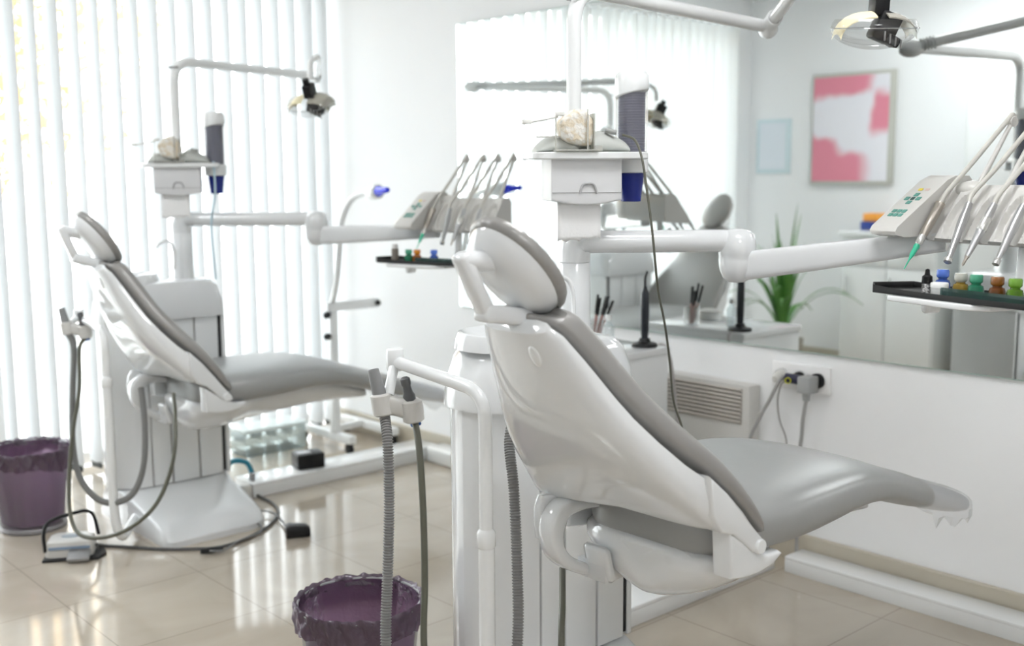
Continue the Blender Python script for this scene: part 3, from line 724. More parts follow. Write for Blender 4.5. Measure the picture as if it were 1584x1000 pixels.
# ------------------------------------------------------------------ handpieces
def handpiece(U, uu, spec, label, lift=.012, tipdrop=0, nm='dental_handpiece', group=None, bend=None):
    """lies along the sloping console face at position uu; spec = list of (part name, material, [(radius, t along)])"""
    K = U['K']; n = (U['f']*.80+zz*.58).normalized()
    A0 = K(uu, .132, -.055)+n*lift; A1 = K(uu, .044, .068)+n*lift
    if bend: A0 = A0+U['u']*bend
    ax = (A1-A0); L = ax.length; ax.normalize()
    t = thing(nm, A0, label, 'dental handpiece', group)
    for pn, m, prof in spec:
        obj(pn, G().lathe([(r, q*L) for r, q in prof], A0, ax, 18, True), m, t)
    return t, A0, A1, ax
BRN = mat('brown_grey_steel', (.36, .33, .29), .3, metal=.6); STL = mat('satin_steel', (.45, .455, .46), .28, metal=.7); LST = mat('light_steel', (.62, .62, .60), .25, metal=.6)
GREEN = mat('green_tip_plastic', (.05, .50, .30), .3)
def hose_for(t, U, i, uu, A1, ax, m):
    K = U['K']; top = whip_top(K, i)
    pth = [A1-ax*.004, A1+ax*.03, A1.lerp(top, .45)+U['f']*.012, top+U['f']*.014+zz*.004, top+zz*.016, top-U['f']*.012]
    obj('hose', G().tube(pth, .0058, 10, 8), m, t)
def make_handpieces(U, labs, grp):
    hm = mat('putty_grey_hose', (.52, .51, .47), .45)
    specs = [
        [('body', BRN, [(.0085, .40), (.0098, .45), (.0105, .62), (.0105, .92), (.012, .94), (.012, .99), (.009, 1.0)]), ('collar', LST, [(.006, .24), (.0085, .27), (.009, .33), (.0085, .40)]), ('tip', GREEN, [(.0012, -.20), (.0018, -.04), (.0055, .06), (.006, .16), (.0075, .20), (.006, .24)])],
        [('body', STL, [(.006, .05), (.0075, .2), (.009, .5), (.010, .62), (.010, .78), (.0085, .85), (.0085, 1.0)]), ('head', LST, [(.006, -.03), (.0088, -.015), (.0088, .04), (.006, .06)])],
        [('body', STL, [(.0055, .10), (.0075, .3), (.009, .48), (.010, .52), (.010, .80), (.009, .9), (.0075, 1.0)]), ('grip', LST, [(.0102, .54), (.0112, .56), (.0112, .74), (.0102, .76)]), ('burr', BRN, [(.001, -.06), (.003, -.03), (.0035, .05), (.005, .10)])],
        [('body', STL, [(.0055, .10), (.0075, .3), (.009, .48), (.010, .6), (.010, .80), (.009, .9), (.0075, 1.0)]), ('head', LST, [(.005, 0), (.0075, .01), (.0075, .09), (.005, .11)])]]
    for i, uu in enumerate(HP_U):
        t, A0, A1, ax = handpiece(U, uu, specs[i], labs[i], group=grp, bend=(0, .028, .004, .01)[i])
        hose_for(t, U, i, uu, A1, ax, hm)
make_handpieces(UN, ['brown-grey syringe handpiece with a green tip on the foreground console', 'grey handpiece with round steel head pointing at the bottles, foreground console', 'steel handpiece with silver grip and pointed burr above the amber bottle', 'steel handpiece at the far right end of the foreground console'], 'handpieces on the foreground console')
make_handpieces(UF, ['leftmost blurred handpiece on the console near the window', 'second blurred handpiece from the left on the console near the window', 'third blurred handpiece from the left on the console near the window', 'rightmost blurred handpiece on the console near the window'], 'handpieces on the far console')

# ------------------------------------------------------------------ trays and bottles
def tray(U, label):
    K0, TZ, ta0 = U['K'], U['TZ'], U['ta0']
    def K(a, b, c): return K0(a+ta0, b, c)
    t = thing('instrument_tray', K(.2, .14, TZ), label, 'tray', 'black instrument trays')
    poly = [(-.075, .20), (-.03, .245), (.06, .240), (.28, .240), (.36, .235), (.385, .20), (.385, .09), (.02, .08), (-.04, .11)]
    g = G().prism([K(a, b, TZ) for a, b in poly], (0, 0, .004))
    # raised rim
    pts = [K(a, b, TZ+.004+(.014 if i in (0, 1, 8) else .008)) for i, (a, b) in enumerate(poly)]; low = [K(a, b, TZ+.002) for a, b in poly]
    inn = [K(.2+(a-.2)*.985, .16+(b-.16)*.97, TZ+.004+(.012 if i in (0, 1, 8) else .007)) for i, (a, b) in enumerate(poly)]
    g.loft([low, pts, inn, [p-zz*.006 for p in inn]], cap=False)
    obj('tray_mat', g, BLACKM, t, False)
    obj('holder_strip', G().box(K(.245, .205, TZ+.013), (.25, .003, .020), [U['u'], U['f'], zz]), thin_clear('teal_strip', (.35, .47, .45), .10, .3, (.12, .2, .19)), t, False)
    return t
tray(UN, 'black instrument tray under the foreground console, carrying coloured bottles'); tray(UF, 'blurred black instrument tray under the console near the window')
def bottle(pos, col, h, label, cat='bottle', grp=None, s=1.0):
    t = thing('medicine_bottle', pos, label, cat, grp); c = Vector(pos)
    gl = mat('bottle_'+col[0], tuple(c_*.8 for c_ in col[1]), .08, trans=.5, ior=1.4)
    obj('glass_body', G().lathe([(.001, 0), (.0155*s, 0), (.0165*s, .003), (.0165*s, .016*h), (.0145*s, .021*h), (.0095*s, .023*h), (.0095*s, .026*h)], c, n=24), gl, t)
    obj('stopper', G().lathe([(.0095*s, .025*h), (.0125*s, .027*h), (.0135*s, .029*h), (.0135*s, .038*h), (.0115*s, .0405*h), (.001, .041*h)], c, n=24), mat('stopper_'+col[0], col[2], .12, trans=.35, coat=.4), t)
    return t
K, TZ = UN['K'], UN['TZ']
bz = TZ+.004
COLS = dict(blue=('blue', (.10, .22, .80), (.12, .25, .85)), amber=('amber', (.55, .36, .06), (.62, .62, .55)), green=('green', (.04, .38, .20), (.07, .45, .26)), brown=('brown', (.30, .09, .015), (.33, .12, .02)), lime=('lime', (.18, .42, .03), (.22, .48, .05)), orange=('orange', (.75, .22, .01), (.8, .28, .02)))
def on_tray(U, px, d):
    c = P(px, 440, d); c.z = U['K'](0, 0, U['TZ']+.004).z; return c
t = thing('dropper_bottle', on_tray(UN, 1434, 2.40), 'small black dropper bottle at the left end of the foreground tray', 'bottle'); c = t.location.copy()
obj('bottle_body', G().lathe([(.001, 0), (.0105, 0), (.011, .003), (.011, .018), (.0105, .024)], c, n=20), mat('dark_label_bottle', (.10, .10, .10), .4, noise=(260, .03, (.6, .6, .6))), t)
obj('dropper_cap', G().lathe([(.0105, .022), (.0115, .026), (.011, .038), (.006, .042), (.0045, .053), (.001, .055)], c, n=20), BLACK, t)
bottle(on_tray(UN, 1458, 2.43), COLS['blue'], 1.25, 'blue glass bottle behind the white jar on the foreground tray', grp='bottles on the foreground tray')
t = thing('cream_jar', on_tray(UN, 1453.5, 2.365), 'small white lidded jar beside the black dropper bottle', 'jar'); c = t.location.copy()
obj('jar_body', G().lathe([(.001, 0), (.0165, 0), (.0175, .002), (.0175, .016)], c, n=28), mat('white_jar', (.78, .79, .78), .4), t); obj('jar_lid', G().lathe([(.0175, .016), (.0185, .017), (.0185, .026), (.017, .028), (.001, .028)], c, n=28), mat('white_jar_lid', (.80, .81, .80), .35), t)
for px, d, cn, lb in ((1486, 2.35, 'amber', 'pale amber bottle with clear stopper beside the blue bottle, foreground tray'), (1510, 2.315, 'green', 'emerald green bottle between the amber and brown bottles, foreground tray'), (1543, 2.265, 'brown', 'brown glass bottle between the two green bottles, foreground tray'), (1571, 2.225, 'lime', 'lime green bottle at the right end of the foreground tray row')):
    bottle(on_tray(UN, px, d), COLS[cn], 1.22, lb, grp='bottles on the foreground tray')
t = thing('spray_can', on_tray(UF, 612, 4.13), 'small dark grey canister at the left of the far tray', 'canister'); c = t.location.copy()
obj('can_body', G().lathe([(.001, 0), (.0135, 0), (.0135, .045), (.012, .05)], c, n=20), mat('dark_canister', (.16, .14, .12), .4), t); obj('can_cap', G().lathe([(.012, .05), (.012, .062), (.010, .066), (.001, .066)], c, n=20), mat('pale_cap', (.6, .6, .6), .4), t)
for px, d, cn, lb in ((633, 4.12, 'green', 'blurred green bottle on the tray near the window'), (646, 4.11, 'orange', 'blurred orange bottle on the tray near the window'), (672, 4.09, 'blue', 'blurred blue bottle on the tray near the window')):
    bottle(on_tray(UF, px, d), COLS[cn], 1.15, lb, grp='bottles on the far tray')

# ------------------------------------------------------------------ suction hoses
def ribbed(path, r, amp=.0012, pitch=.0058):
    pts, _ = smooth_path([Vector(p) for p in path], [r]*len(path), 12)
    out = [pts[0]]; acc = 0; step = pitch/4
    dense = []
    for i in range(len(pts)-1):
        seg = pts[i+1]-pts[i]; L = seg.length; s = acc
        while s < L: dense.append(pts[i]+seg*(s/L)); s += step
        acc = s-L
    return dense, [r+amp*(1 if (i % 4) in (0, 1) else -1) for i in range(len(dense))]
def suction_set(U, specs):
    dn, rv, bk = U['dn'], U['rv'], U['bk']
    for kind, off, nm, path, lab in specs:
        c = dn+rv*off-zz*(.012+.22*(off+.033))-bk*.006
        t = thing('suction_hose' if kind == 0 else 'saliva_ejector_hose', path[0], lab, 'suction hose', 'suction hoses')
        ax = Vector((rv.x*-.22, rv.y*-.22, 1)).normalized()
        if kind == 0:
            obj('nozzle', G().lathe([(.0115, -.028), (.0140, -.01), (.0150, .02), (.0130, .055), (.0112, .074), (.0090, .074), (.0085, .05), (.001, .05)], c, ax, 22), mat('grey_nozzle', (.25, .255, .26), .4), t)
            d, r = ribbed([c-ax*.026]+path, .0105); obj('ribbed_tube', G().tube(d, r, 12), HOSEG, t)
        else:
            nz = obj('nozzle', G().lathe([(.010, -.022), (.0130, -.01), (.0130, .032), (.010, .038), (.0085, .052), (.0105, .056), (.0105, .068), (.006, .072), (.003, .072), (.003, .058), (.001, .058)], c, ax, 22), mat('dark_grey_nozzle', (.10, .105, .11), .4), t)
            obj('blue_ring', G().lathe([(.0108, -.034), (.0115, -.032), (.0115, -.024), (.0105, -.022)], c, ax, 22), mat('blue_ring', (.02, .10, .35), .3), nz)
            obj('smooth_tube', G().tube([c-ax*.020]+path, .0072, 12, 10), OLIVE, t)
cx0, cy0 = 1.50, 1.85
suction_set(UN, [
    (0, -.014, 'a', [P(600, 690, 2.27), P(602, 780, 2.26), P(600, 880, 2.25), P(597, 990, 2.24), P(607, 1090, 2.22), P(660, 1160, 2.18), P(740, 1160, 2.14), P(790, 1080, 2.14), P(801, 980, 2.18), P(800, 880, 2.22), P(795, 760, 2.26), P(788, 685, 2.30), P(797, 640, 2.33), P(812, 600, 2.36)], 'ribbed grey suction hose with wide nozzle in the foreground holder'),
    (1, .050, 'b', [P(649, 700, 2.26), P(655, 800, 2.25), P(657, 900, 2.25), P(656, 1000, 2.24), P(668, 1100, 2.22), P(720, 1150, 2.20), P(800, 1130, 2.2), P(860, 1040, 2.24), P(869, 960, 2.28), P(870, 880, 2.42)], 'thin olive suction tube with dark nozzle in the foreground holder')])
suction_set(UF, [
    (0, -.014, 'a', [P(114, 540, 3.98), P(112, 620, 3.97), P(113, 690, 3.96), P(124, 740, 3.95), P(150, 772, 3.93), P(180, 778, 3.90), P(207, 762, 3.88), P(222, 720, 3.88), P(224, 660, 3.90), P(218, 600, 3.95)], 'blurred ribbed suction hose looping beside the far cabinet'),
    (1, .050, 'b', [P(123, 540, 3.97), P(123, 600, 3.96), P(114, 660, 3.95), P(108, 720, 3.94), P(108, 790, 3.92), P(122, 826, 3.86), P(160, 832, 3.80), P(205, 815, 3.76), P(245, 775, 3.74), P(268, 710, 3.76), P(271, 650, 3.82), P(268, 610, 3.95)], 'blurred thin suction tube hanging in the longest loop near the window')])

# ------------------------------------------------------------------ bins
def bin_(x, y, label, seed, h=.31):
    rr = random.Random(seed); c = Vector((x, y, 0))
    t = thing('waste_bin', c, label, 'waste bin', 'purple lined waste bins')
    obj('base', G().lathe([(.001, .0), (.120, 0), (.124, .004), (.124, .016), (.121, .02), (.001, .02)], c, n=48), mat('grey_bin_base', (.30, .29, .30), .35, metal=.5), t)
    m = bpy.data.materials.get('wire_mesh') or None
    if not m:
        m = bpy.data.materials.new('wire_mesh'); m.use_nodes = True; nt = m.node_tree; nt.nodes.clear()
        o = nt.nodes.new('ShaderNodeOutputMaterial'); tc = nt.nodes.new('ShaderNodeTexCoord')
        outs = []
        sep = nt.nodes.new('ShaderNodeSeparateXYZ'); nt.links.new(tc.outputs['Object'], sep.inputs[0])
        at = nt.nodes.new('ShaderNodeMath'); at.operation = 'ARCTAN2'; nt.links.new(sep.outputs[1], at.inputs[0]); nt.links.new(sep.outputs[0], at.inputs[1])
        ml = nt.nodes.new('ShaderNodeMath'); ml.operation = 'MULTIPLY'; ml.inputs[1].default_value = .14; nt.links.new(at.outputs[0], ml.inputs[0])
        for sg in (1, -1):
            a_ = nt.nodes.new('ShaderNodeMath'); a_.operation = 'MULTIPLY_ADD'; a_.inputs[1].default_value = sg; nt.links.new(sep.outputs[2], a_.inputs[0]); nt.links.new(ml.outputs[0], a_.inputs[2])
            q = nt.nodes.new('ShaderNodeMath'); q.operation = 'PINGPONG'; q.inputs[1].default_value = .0018; nt.links.new(a_.outputs[0], q.inputs[0])
            l = nt.nodes.new('ShaderNodeMath'); l.operation = 'LESS_THAN'; l.inputs[1].default_value = .00042; nt.links.new(q.outputs[0], l.inputs[0]); outs.append(l)
        mx = nt.nodes.new('ShaderNodeMath'); mx.operation = 'MAXIMUM'; nt.links.new(outs[0].outputs[0], mx.inputs[0]); nt.links.new(outs[1].outputs[0], mx.inputs[1])
        tr = nt.nodes.new('ShaderNodeBsdfTransparent'); pb = nt.nodes.new('ShaderNodeBsdfPrincipled'); pb.inputs['Base Color'].default_value = (.16, .16, .17, 1); pb.inputs['Metallic'].default_value = .5; pb.inputs['Roughness'].default_value = .4
        ms = nt.nodes.new('ShaderNodeMixShader'); nt.links.new(mx.outputs[0], ms.inputs[0]); nt.links.new(tr.outputs[0], ms.inputs[1]); nt.links.new(pb.outputs[0], ms.inputs[2]); nt.links.new(ms.outputs[0], o.inputs[0])
    obj('wire_body', G().lathe([(.121, .018), (.151, h)], c, n=64), m, t)
    obj('rim', G().tube([c+Vector((.152*cos(2*pi*k/48), .152*sin(2*pi*k/48), h)) for k in range(49)], .004, 8, cap=False), mat('grey_bin_rim', (.35, .35, .36), .35, metal=.5), t)
    # thin purple bag lining the inside
    bag = bpy.data.materials.get('purple_bag_film')
    if not bag:
        bag = bpy.data.materials.new('purple_bag_film'); bag.use_nodes = True; nt = bag.node_tree; nt.nodes.clear()
        o = nt.nodes.new('ShaderNodeOutputMaterial')
        d = nt.nodes.new('ShaderNodeBsdfDiffuse'); d.inputs[0].default_value = (.205, .12, .20, 1)
        tl = nt.nodes.new('ShaderNodeBsdfTranslucent'); tl.inputs[0].default_value = (.36, .21, .35, 1)
        gl = nt.nodes.new('ShaderNodeBsdfGlossy'); gl.inputs['Roughness'].default_value = .16; gl.inputs[0].default_value = (.9, .88, .92, 1)
        tp = nt.nodes.new('ShaderNodeBsdfTransparent'); tp.inputs[0].default_value = (.58, .42, .58, 1)
        m1 = nt.nodes.new('ShaderNodeMixShader'); m1.inputs[0].default_value = .55; nt.links.new(d.outputs[0], m1.inputs[1]); nt.links.new(tl.outputs[0], m1.inputs[2])
        m3 = nt.nodes.new('ShaderNodeMixShader'); m3.inputs[0].default_value = .25; nt.links.new(m1.outputs[0], m3.inputs[1]); nt.links.new(tp.outputs[0], m3.inputs[2])
        lw = nt.nodes.new('ShaderNodeLayerWeight'); lw.inputs[0].default_value = .3
        mm = nt.nodes.new('ShaderNodeMath'); mm.operation = 'MULTIPLY_ADD'; mm.inputs[1].default_value = .5; mm.inputs[2].default_value = .06; nt.links.new(lw.outputs['Fresnel'], mm.inputs[0])
        tcb = nt.nodes.new('ShaderNodeTexCoord'); nz = nt.nodes.new('ShaderNodeTexNoise'); nz.inputs['Scale'].default_value = 42; nz.inputs['Detail'].default_value = 4; nz.inputs['Distortion'].default_value = 1.6
        nt.links.new(tcb.outputs['Object'], nz.inputs['Vector']); bmp = nt.nodes.new('ShaderNodeBump'); bmp.inputs['Strength'].default_value = .55; bmp.inputs['Distance'].default_value = .008
        nt.links.new(nz.outputs['Fac'], bmp.inputs['Height'])
        for nd in (d, gl): nt.links.new(bmp.outputs['Normal'], nd.inputs['Normal'])
        m2 = nt.nodes.new('ShaderNodeMixShader'); nt.links.new(mm.outputs[0], m2.inputs[0]); nt.links.new(m3.outputs[0], m2.inputs[1]); nt.links.new(gl.outputs[0], m2.inputs[2]); nt.links.new(m2.outputs[0], o.inputs[0])
    n = 96
    ph = [rr.uniform(0, 6.28) for _ in range(8)]
    def wr(k, q): 
        a_ = 2*pi*k/n; return (.45*sin(5*a_+ph[0]+q)+.3*sin(11*a_+ph[1]-q*2)+.25*sin(23*a_+ph[2]+q*3))
    rings = []
    for i in range(9):
        tt = i/8; z = .03+(h-.03)*tt; r0 = .112+(.146-.112)*tt
        rings.append([c+Vector((cos(2*pi*k/n)*(r0+.0025*wr(k, tt)), sin(2*pi*k/n)*(r0+.0025*wr(k, tt)), z)) for k in range(n)])
    lin = G().loft([[c+Vector((0.001*cos(2*pi*k/n), .001*sin(2*pi*k/n), .03)) for k in range(n)]]+rings, cap=False)
    obj('bag_liner', lin, bag, t, label='thin purple bag lining the bin')
    # folded-over collar
    n = 200; cph = [rr.uniform(0, 6.28) for _ in range(12)]
    def crum(k, q):
        a_ = 2*pi*k/n; v = 0
        for i_, (fr_, am_) in enumerate(((7, .5), (13, .45), (19, .5), (29, .45), (41, .35))): v += am_*sin(fr_*a_+cph[i_]+q*(3+i_*1.7)*(1 if i_ % 2 else -1))
        return v
    rings = []
    for i_ in range(15):
        q = i_/14
        if q < .25: r0, z, am = .143+.006*q/.25, h-.016+.020*q/.25, .0016
        elif q < .45: r0, z, am = .149+.011*sin((q-.25)/.2*pi/2), h+.004+.006*sin((q-.25)/.2*pi), .0026
        else: r0, z, am = .160-.002*(q-.45), h+.003-.060*(q-.45)/.55, .0034
        rings.append([c+Vector((cos(2*pi*k/n)*(r0+am*crum(k, q*1.5)), sin(2*pi*k/n)*(r0+am*crum(k, q*1.5)), z+(.0025*crum(k+9, q) if q < .45 else (q-.45)/.55*.011*(sin(2*2*pi*k/n+ph[3])+.5*sin(5*2*pi*k/n+ph[4])+.25*crum(k, 2))))) for k in range(n)])
    bag = bpy.data.materials['purple_bag_film'].copy() if 'purple_bag_fold' not in bpy.data.materials else bpy.data.materials['purple_bag_fold']
    if bag.name != 'purple_bag_fold':
        bag.name = 'purple_bag_fold'
        for nd in bag.node_tree.nodes:
            if nd.type == 'BSDF_DIFFUSE': nd.inputs[0].default_value = (.14, .085, .135, 1)
            if nd.type == 'BSDF_TRANSLUCENT': nd.inputs[0].default_value = (.14, .08, .13, 1)
            if nd.type == 'BSDF_TRANSPARENT': nd.inputs[0].default_value = (.25, .16, .25, 1)
    obj('bag_collar', G().loft(rings, cap=False), bag, t, label='crumpled folded-over edge of the purple bag')
    return t
bin_(1.455, 2.185, 'wire mesh bin with purple bag under the foreground suction hoses', 11)
bin_(1.385, 4.335, 'wire mesh bin with purple bag at the far left by the blind', 23)

# ------------------------------------------------------------------ trunking and floor things
def duct(lo, hi, label):
    t = thing('cable_trunking', ((lo[0]+hi[0])/2, (lo[1]+hi[1])/2, 0), label, 'cable trunking', 'white floor trunking')
    obj('channel', G().bx(lo, (hi[0], hi[1], hi[2]*.78), .002), WHITE, t); obj('lid', G().bx((lo[0]-.001, lo[1]-.001, hi[2]*.76), (hi[0]+.001, hi[1]+.001, hi[2]), .004), WHITE, t)
    return t
duct((3.10, -1.0, 0), (3.205, 2.06, .056), 'long white floor trunking lying along the base of the mirror wall')
duct((2.15, 2.10, 0), (3.10, 2.24, .062), 'white floor trunking from the foreground cabinet to the wall')
duct((2.20, 4.08, 0), (3.20, 4.24, .062), 'white floor trunking from the far cabinet to the wall, under the black box')
t = thing('junction_cover', (3.16, 4.02, 0), 'white box cover at the wall end of the far trunking', 'cover')
obj('cover_shell', G().bx((3.10, 3.72, 0), (3.212, 4.06, .075), .012, 3), WHITE, t)
# black adapter box standing on the far trunking
p = atZ(458, 716, .062)
t = thing('adapter_box', (2.51, 4.16, .062), 'black box sitting on the far white trunking', 'box')
ax = [Vector((.97, -.22, 0)), Vector((.22, .97, 0)), zz]
obj('case', G().box((2.52, 4.165, .062+.034), (.125, .10, .066), ax, .006), BLACK, t); obj('top_label', G().box((2.50, 4.17, .062+.0678), (.06, .05, .0012), ax), mat('grey_label', (.4, .4, .42), .4), t, False)
# black plug block on the tiles
p = atZ(461, 830); t = thing('plug_block', p, 'black tapered plug block lying on the tiles right of the far chair', 'plug')
ax = [Vector((.9, -.43, 0)), Vector((.43, .9, 0)), zz]; rings = []
for a_, w_, h_ in ((-.045, .030, .046), (-.03, .034, .050), (.03, .030, .042), (.045, .024, .034)):
    rings.append([p+ax[0]*a_+ax[1]*(w_*selog(2*pi*k/16, 5)[0])+zz*(h_/2+h_/2*selog(2*pi*k/16, 5)[1]) for k in range(16)])
obj('block_body', G().loft(rings), BLACK, t)
# foot pedal
p = atZ(111, 862); t = thing('foot_pedal', p, 'white foot pedal with black carrying hoop on the tiles beside the far bin', 'foot pedal')
ax = [Vector((.86, -.51, 0)), Vector((.51, .86, 0)), zz]
def FP(a_, b_, c_): return p+ax[0]*a_+ax[1]*b_+zz*c_
obj('rubber_base', G().prism([FP(-.09, -.05, 0), FP(.10, -.05, 0), FP(.12, 0, 0), FP(.09, .10, 0), FP(-.09, .10, 0)], (0, 0, .010), .003), BLACKM, t)
rings = []
for z, s in ((.010, 1), (.045, .98), (.062, .90), (.068, .75)): rings.append([FP(-.005+.082*s*selog(2*pi*k/24, 6)[0], .03+.062*s*selog(2*pi*k/24, 6)[1], z) for k in range(24)])
obj('housing', G().loft(rings), PLASTIC, t)
obj('stripe', G().box(FP(.0, -.033, .044), (.14, .004, .010), ax, .001), mat('blue_grey_stripe', (.22, .30, .42), .4), t, False)
obj('pedal_plate', G().box(FP(.035, -.055, .022), (.075, .06, .014), [ax[0], (ax[1]*.95+zz*.3).normalized(), (zz*.95-ax[1]*.3).normalized()], .004), GREYPL, t)
obj('foot_button', G().ell(FP(-.005, .03, .066), (.034, .022, .008), ax, 20, 8), mat('blue_grey_button', (.30, .34, .38), .4), t)
obj('carry_hoop', G().tube([FP(-.083, -.02, .03), FP(-.086, -.02, .09), FP(-.075, -.01, .128), FP(-.045, 0, .145), FP(.01, .04, .150), FP(.045, .075, .145), FP(.066, .09, .12), FP(.080, .09, .05)], .0065, 10, 6), BLACK, t)
# cords on the floor by the far chair
Z = .006
pth = [atZ(150, 843, .03), atZ(165, 845, Z), atZ(200, 847, Z), atZ(250, 850, Z), atZ(300, 850, Z), atZ(340, 847, Z), atZ(380, 834, Z), atZ(410, 818, Z), atZ(426, 803, Z), atZ(430, 790, Z), atZ(420, 778, Z), atZ(404, 770, Z), atZ(386, 758, .02), atZ(374, 744, .05)]
obj('cord', G().tube(pth, .0065, 10, 8), mat('dark_grey_cord', (.09, .09, .09), .5), bpy.data.objects['foot_pedal'])
pth = [atZ(318, 852, .012), atZ(345, 852, .016), atZ(372, 836, .014), atZ(400, 826, .012), atZ(404, 815, .018), atZ(390, 806, .012), atZ(375, 800, .02), atZ(382, 793, .02), atZ(402, 790, .02), atZ(424, 795, .014), atZ(436, 806, .012), atZ(444, 818, .02)]
obj('cord', G().tube(pth, .0036, 8, 8), mat('grey_thin_cord', (.20, .20, .20), .5), bpy.data.objects['plug_block'])
t = thing('cord_sleeve', atZ(327, 851), 'short black sleeve around the cords in front of the far foot plate', 'sleeve')
a_, b_ = atZ(310, 854, .012), atZ(345, 849, .012); obj('sleeve', G().tube([a_, a_.lerp(b_, .5), b_], [.008, .012, .008], 12), BLACK, t)
t = thing('water_valve', atZ(385, 752), 'blue hose elbow and white valves at the foot of the far cabinet', 'valve')
q = atZ(375, 760); obj('blue_elbow', G().tube([Vector((2.17, 4.28, .08)), Vector((2.19, 4.24, .13)), Vector((2.235, 4.20, .125)), Vector((2.25, 4.18, .08))], .011, 12, 6), mat('teal_blue_plastic', (.02, .22, .32), .35), t)
obj('valve_body', G().lathe([(.001, 0), (.028, 0), (.03, .01), (.03, .05), (.02, .062), (.001, .063)], Vector((2.17, 4.10, 0)), n=20), PLASTIC, t); obj('valve_knob', G().lathe([(.001, 0), (.012, 0), (.014, .03), (.001, .034)], Vector((2.225, 4.135, .062)), n=16), GREYPL, t)

# ------------------------------------------------------------------ rolling stand with bleaching lamp
t = thing('lamp_stand', (3.0, 4.70, 0), 'white rolling stand with gooseneck lamp in the corner behind the far chair', 'lamp stand')
for xa in (2.915, 3.175):
    lg = obj('leg', G().bx((xa-.022, 4.40, .052), (xa+.022, 4.88, .092), .006), WHITE, t)
    for y in (4.43, 4.85): obj('caster', G().lathe([(.001, -.012), (.022, -.012), (.026, -.008), (.026, .008), (.022, .012), (.001, .012)], (xa, y, .026), (1, 0, 0), 20).box((xa, y, .046), (.03, .03, .014), None, .003), BLACK, lg)
obj('cross_bar', G().bx((2.915, 4.66, .056), (3.175, 4.70, .090), .006), WHITE, t)
pz = .73
obj('post', G().bx((2.885, 4.515, .09), (2.925, 4.555, pz), .005), WHITE, t)
obj('cross_arm', G().bx((2.87, 4.51, pz-.035), (3.17, 4.555, pz+.012), .006), WHITE, t)
for x_, z_ in ((2.88, pz-.05), (2.88, pz-.155)): obj('clamp_knob', G().lathe([(.001, .016), (.014, .016), (.016, .012), (.016, -.006), (.006, -.01), (.006, -.03)], (x_-.012, 4.52, z_), (-1, -.3, 0), 18), BLACK, t)
obj('end_knob', G().lathe([(.001, .010), (.012, .01), (.014, 0), (.014, -.02)], (3.155, 4.505, pz-.012), (0, -1, 0), 18), BLACK, t)
gn = [Vector((2.905, 4.535, pz)), Vector((2.86, 4.42, .85)), Vector((2.84, 4.36, 1.0)), Vector((2.84, 4.33, 1.14)), Vector((2.85, 4.27, 1.235)), Vector((2.86, 4.18, 1.27)), Vector((2.86, 4.12, 1.274))]
obj('gooseneck', G().tube(gn, .015, 12, 6), WHITE, t)
hd = Vector((2.86, 4.12, 1.274)); ax_ = (Vector((2.83, 3.955, 1.286))-hd).normalized()
hdm = obj('lamp_head', G().lathe([(.001, -.02), (.022, -.018), (.030, 0), (.034, .04), (.033, .075), (.026, .085)], hd, ax_, 24), WHITE, t)
obj('blue_tip', G().lathe([(.024, .083), (.022, .10), (.014, .135), (.012, .175), (.009, .182), (.001, .183)], hd, ax_, 24), mat('blue_lamp_tip', (.01, .03, .75), .2), hdm, label='bright blue lamp tip')
# low pale storage box standing behind the far trunking
t = thing('storage_box', (2.72, 4.82, 0), 'low pale translucent storage box on the floor in front of the blind', 'storage box')
obj('box_body', G().bx((2.50, 4.70, .0), (2.84, 4.86, .12), .01), thin_clear('pale_blue_box', (.85, .92, .93), .06, .35, (.74, .82, .83)), t); obj('box_lid', G().bx((2.49, 4.69, .12), (2.85, 4.87, .135), .006), mat('pale_box_lid', (.70, .78, .78), .3), t)

# ------------------------------------------------------------------ side cabinet with curing light
t = thing('side_cabinet', (2.81, 2.70, 0), 'white low side cabinet with flat top between the foreground chair and mirror', 'cabinet')
obj('body', G().bx((2.62, 2.50, .03), (3.00, 2.98, .715), .004), WHITE, t); obj('cabinet_top', G().bx((2.615, 2.492, .715), (3.005, 2.985, .74), .005), WHITE, t)
obj('plinth', G().bx((2.65, 2.53, 0), (2.97, 2.95, .03)), GREYPL, t)
c = Vector((2.94, 2.56, .74))
t = thing('curing_light', c, 'black pen-shaped curing light standing on the white side cabinet', 'curing light')
obj('charging_base', G().lathe([(.001, 0), (.045, 0), (.047, .004), (.044, .012), (.022, .018), (.018, .030), (.001, .030)], c, n=28), BLACK, t)
obj('pen_body', G().lathe([(.001, .03), (.0125, .03), (.0145, .06), (.0155, .13), (.0145, .19), (.009, .205), (.006, .215)], c, n=24), mat('black_blue_pen', (.012, .016, .022), .2), t)
obj('light_tip', G().tube([c+zz*.21, c+zz*.245, c+Vector((.006, -.004, .268))], [.005, .0045, .004], 12, 4), BLACK, t)
c = Vector((2.94, 2.80, .74))
t = thing('instrument_cup', c, 'clear cup on the white side cabinet, holding dark slim instruments', 'cup')
obj('cup_wall', G().lathe([(.03, 0), (.034, .075), (.032, .075), (.028, .003), (.001, .003)], c, n=28), CLEAR, t)
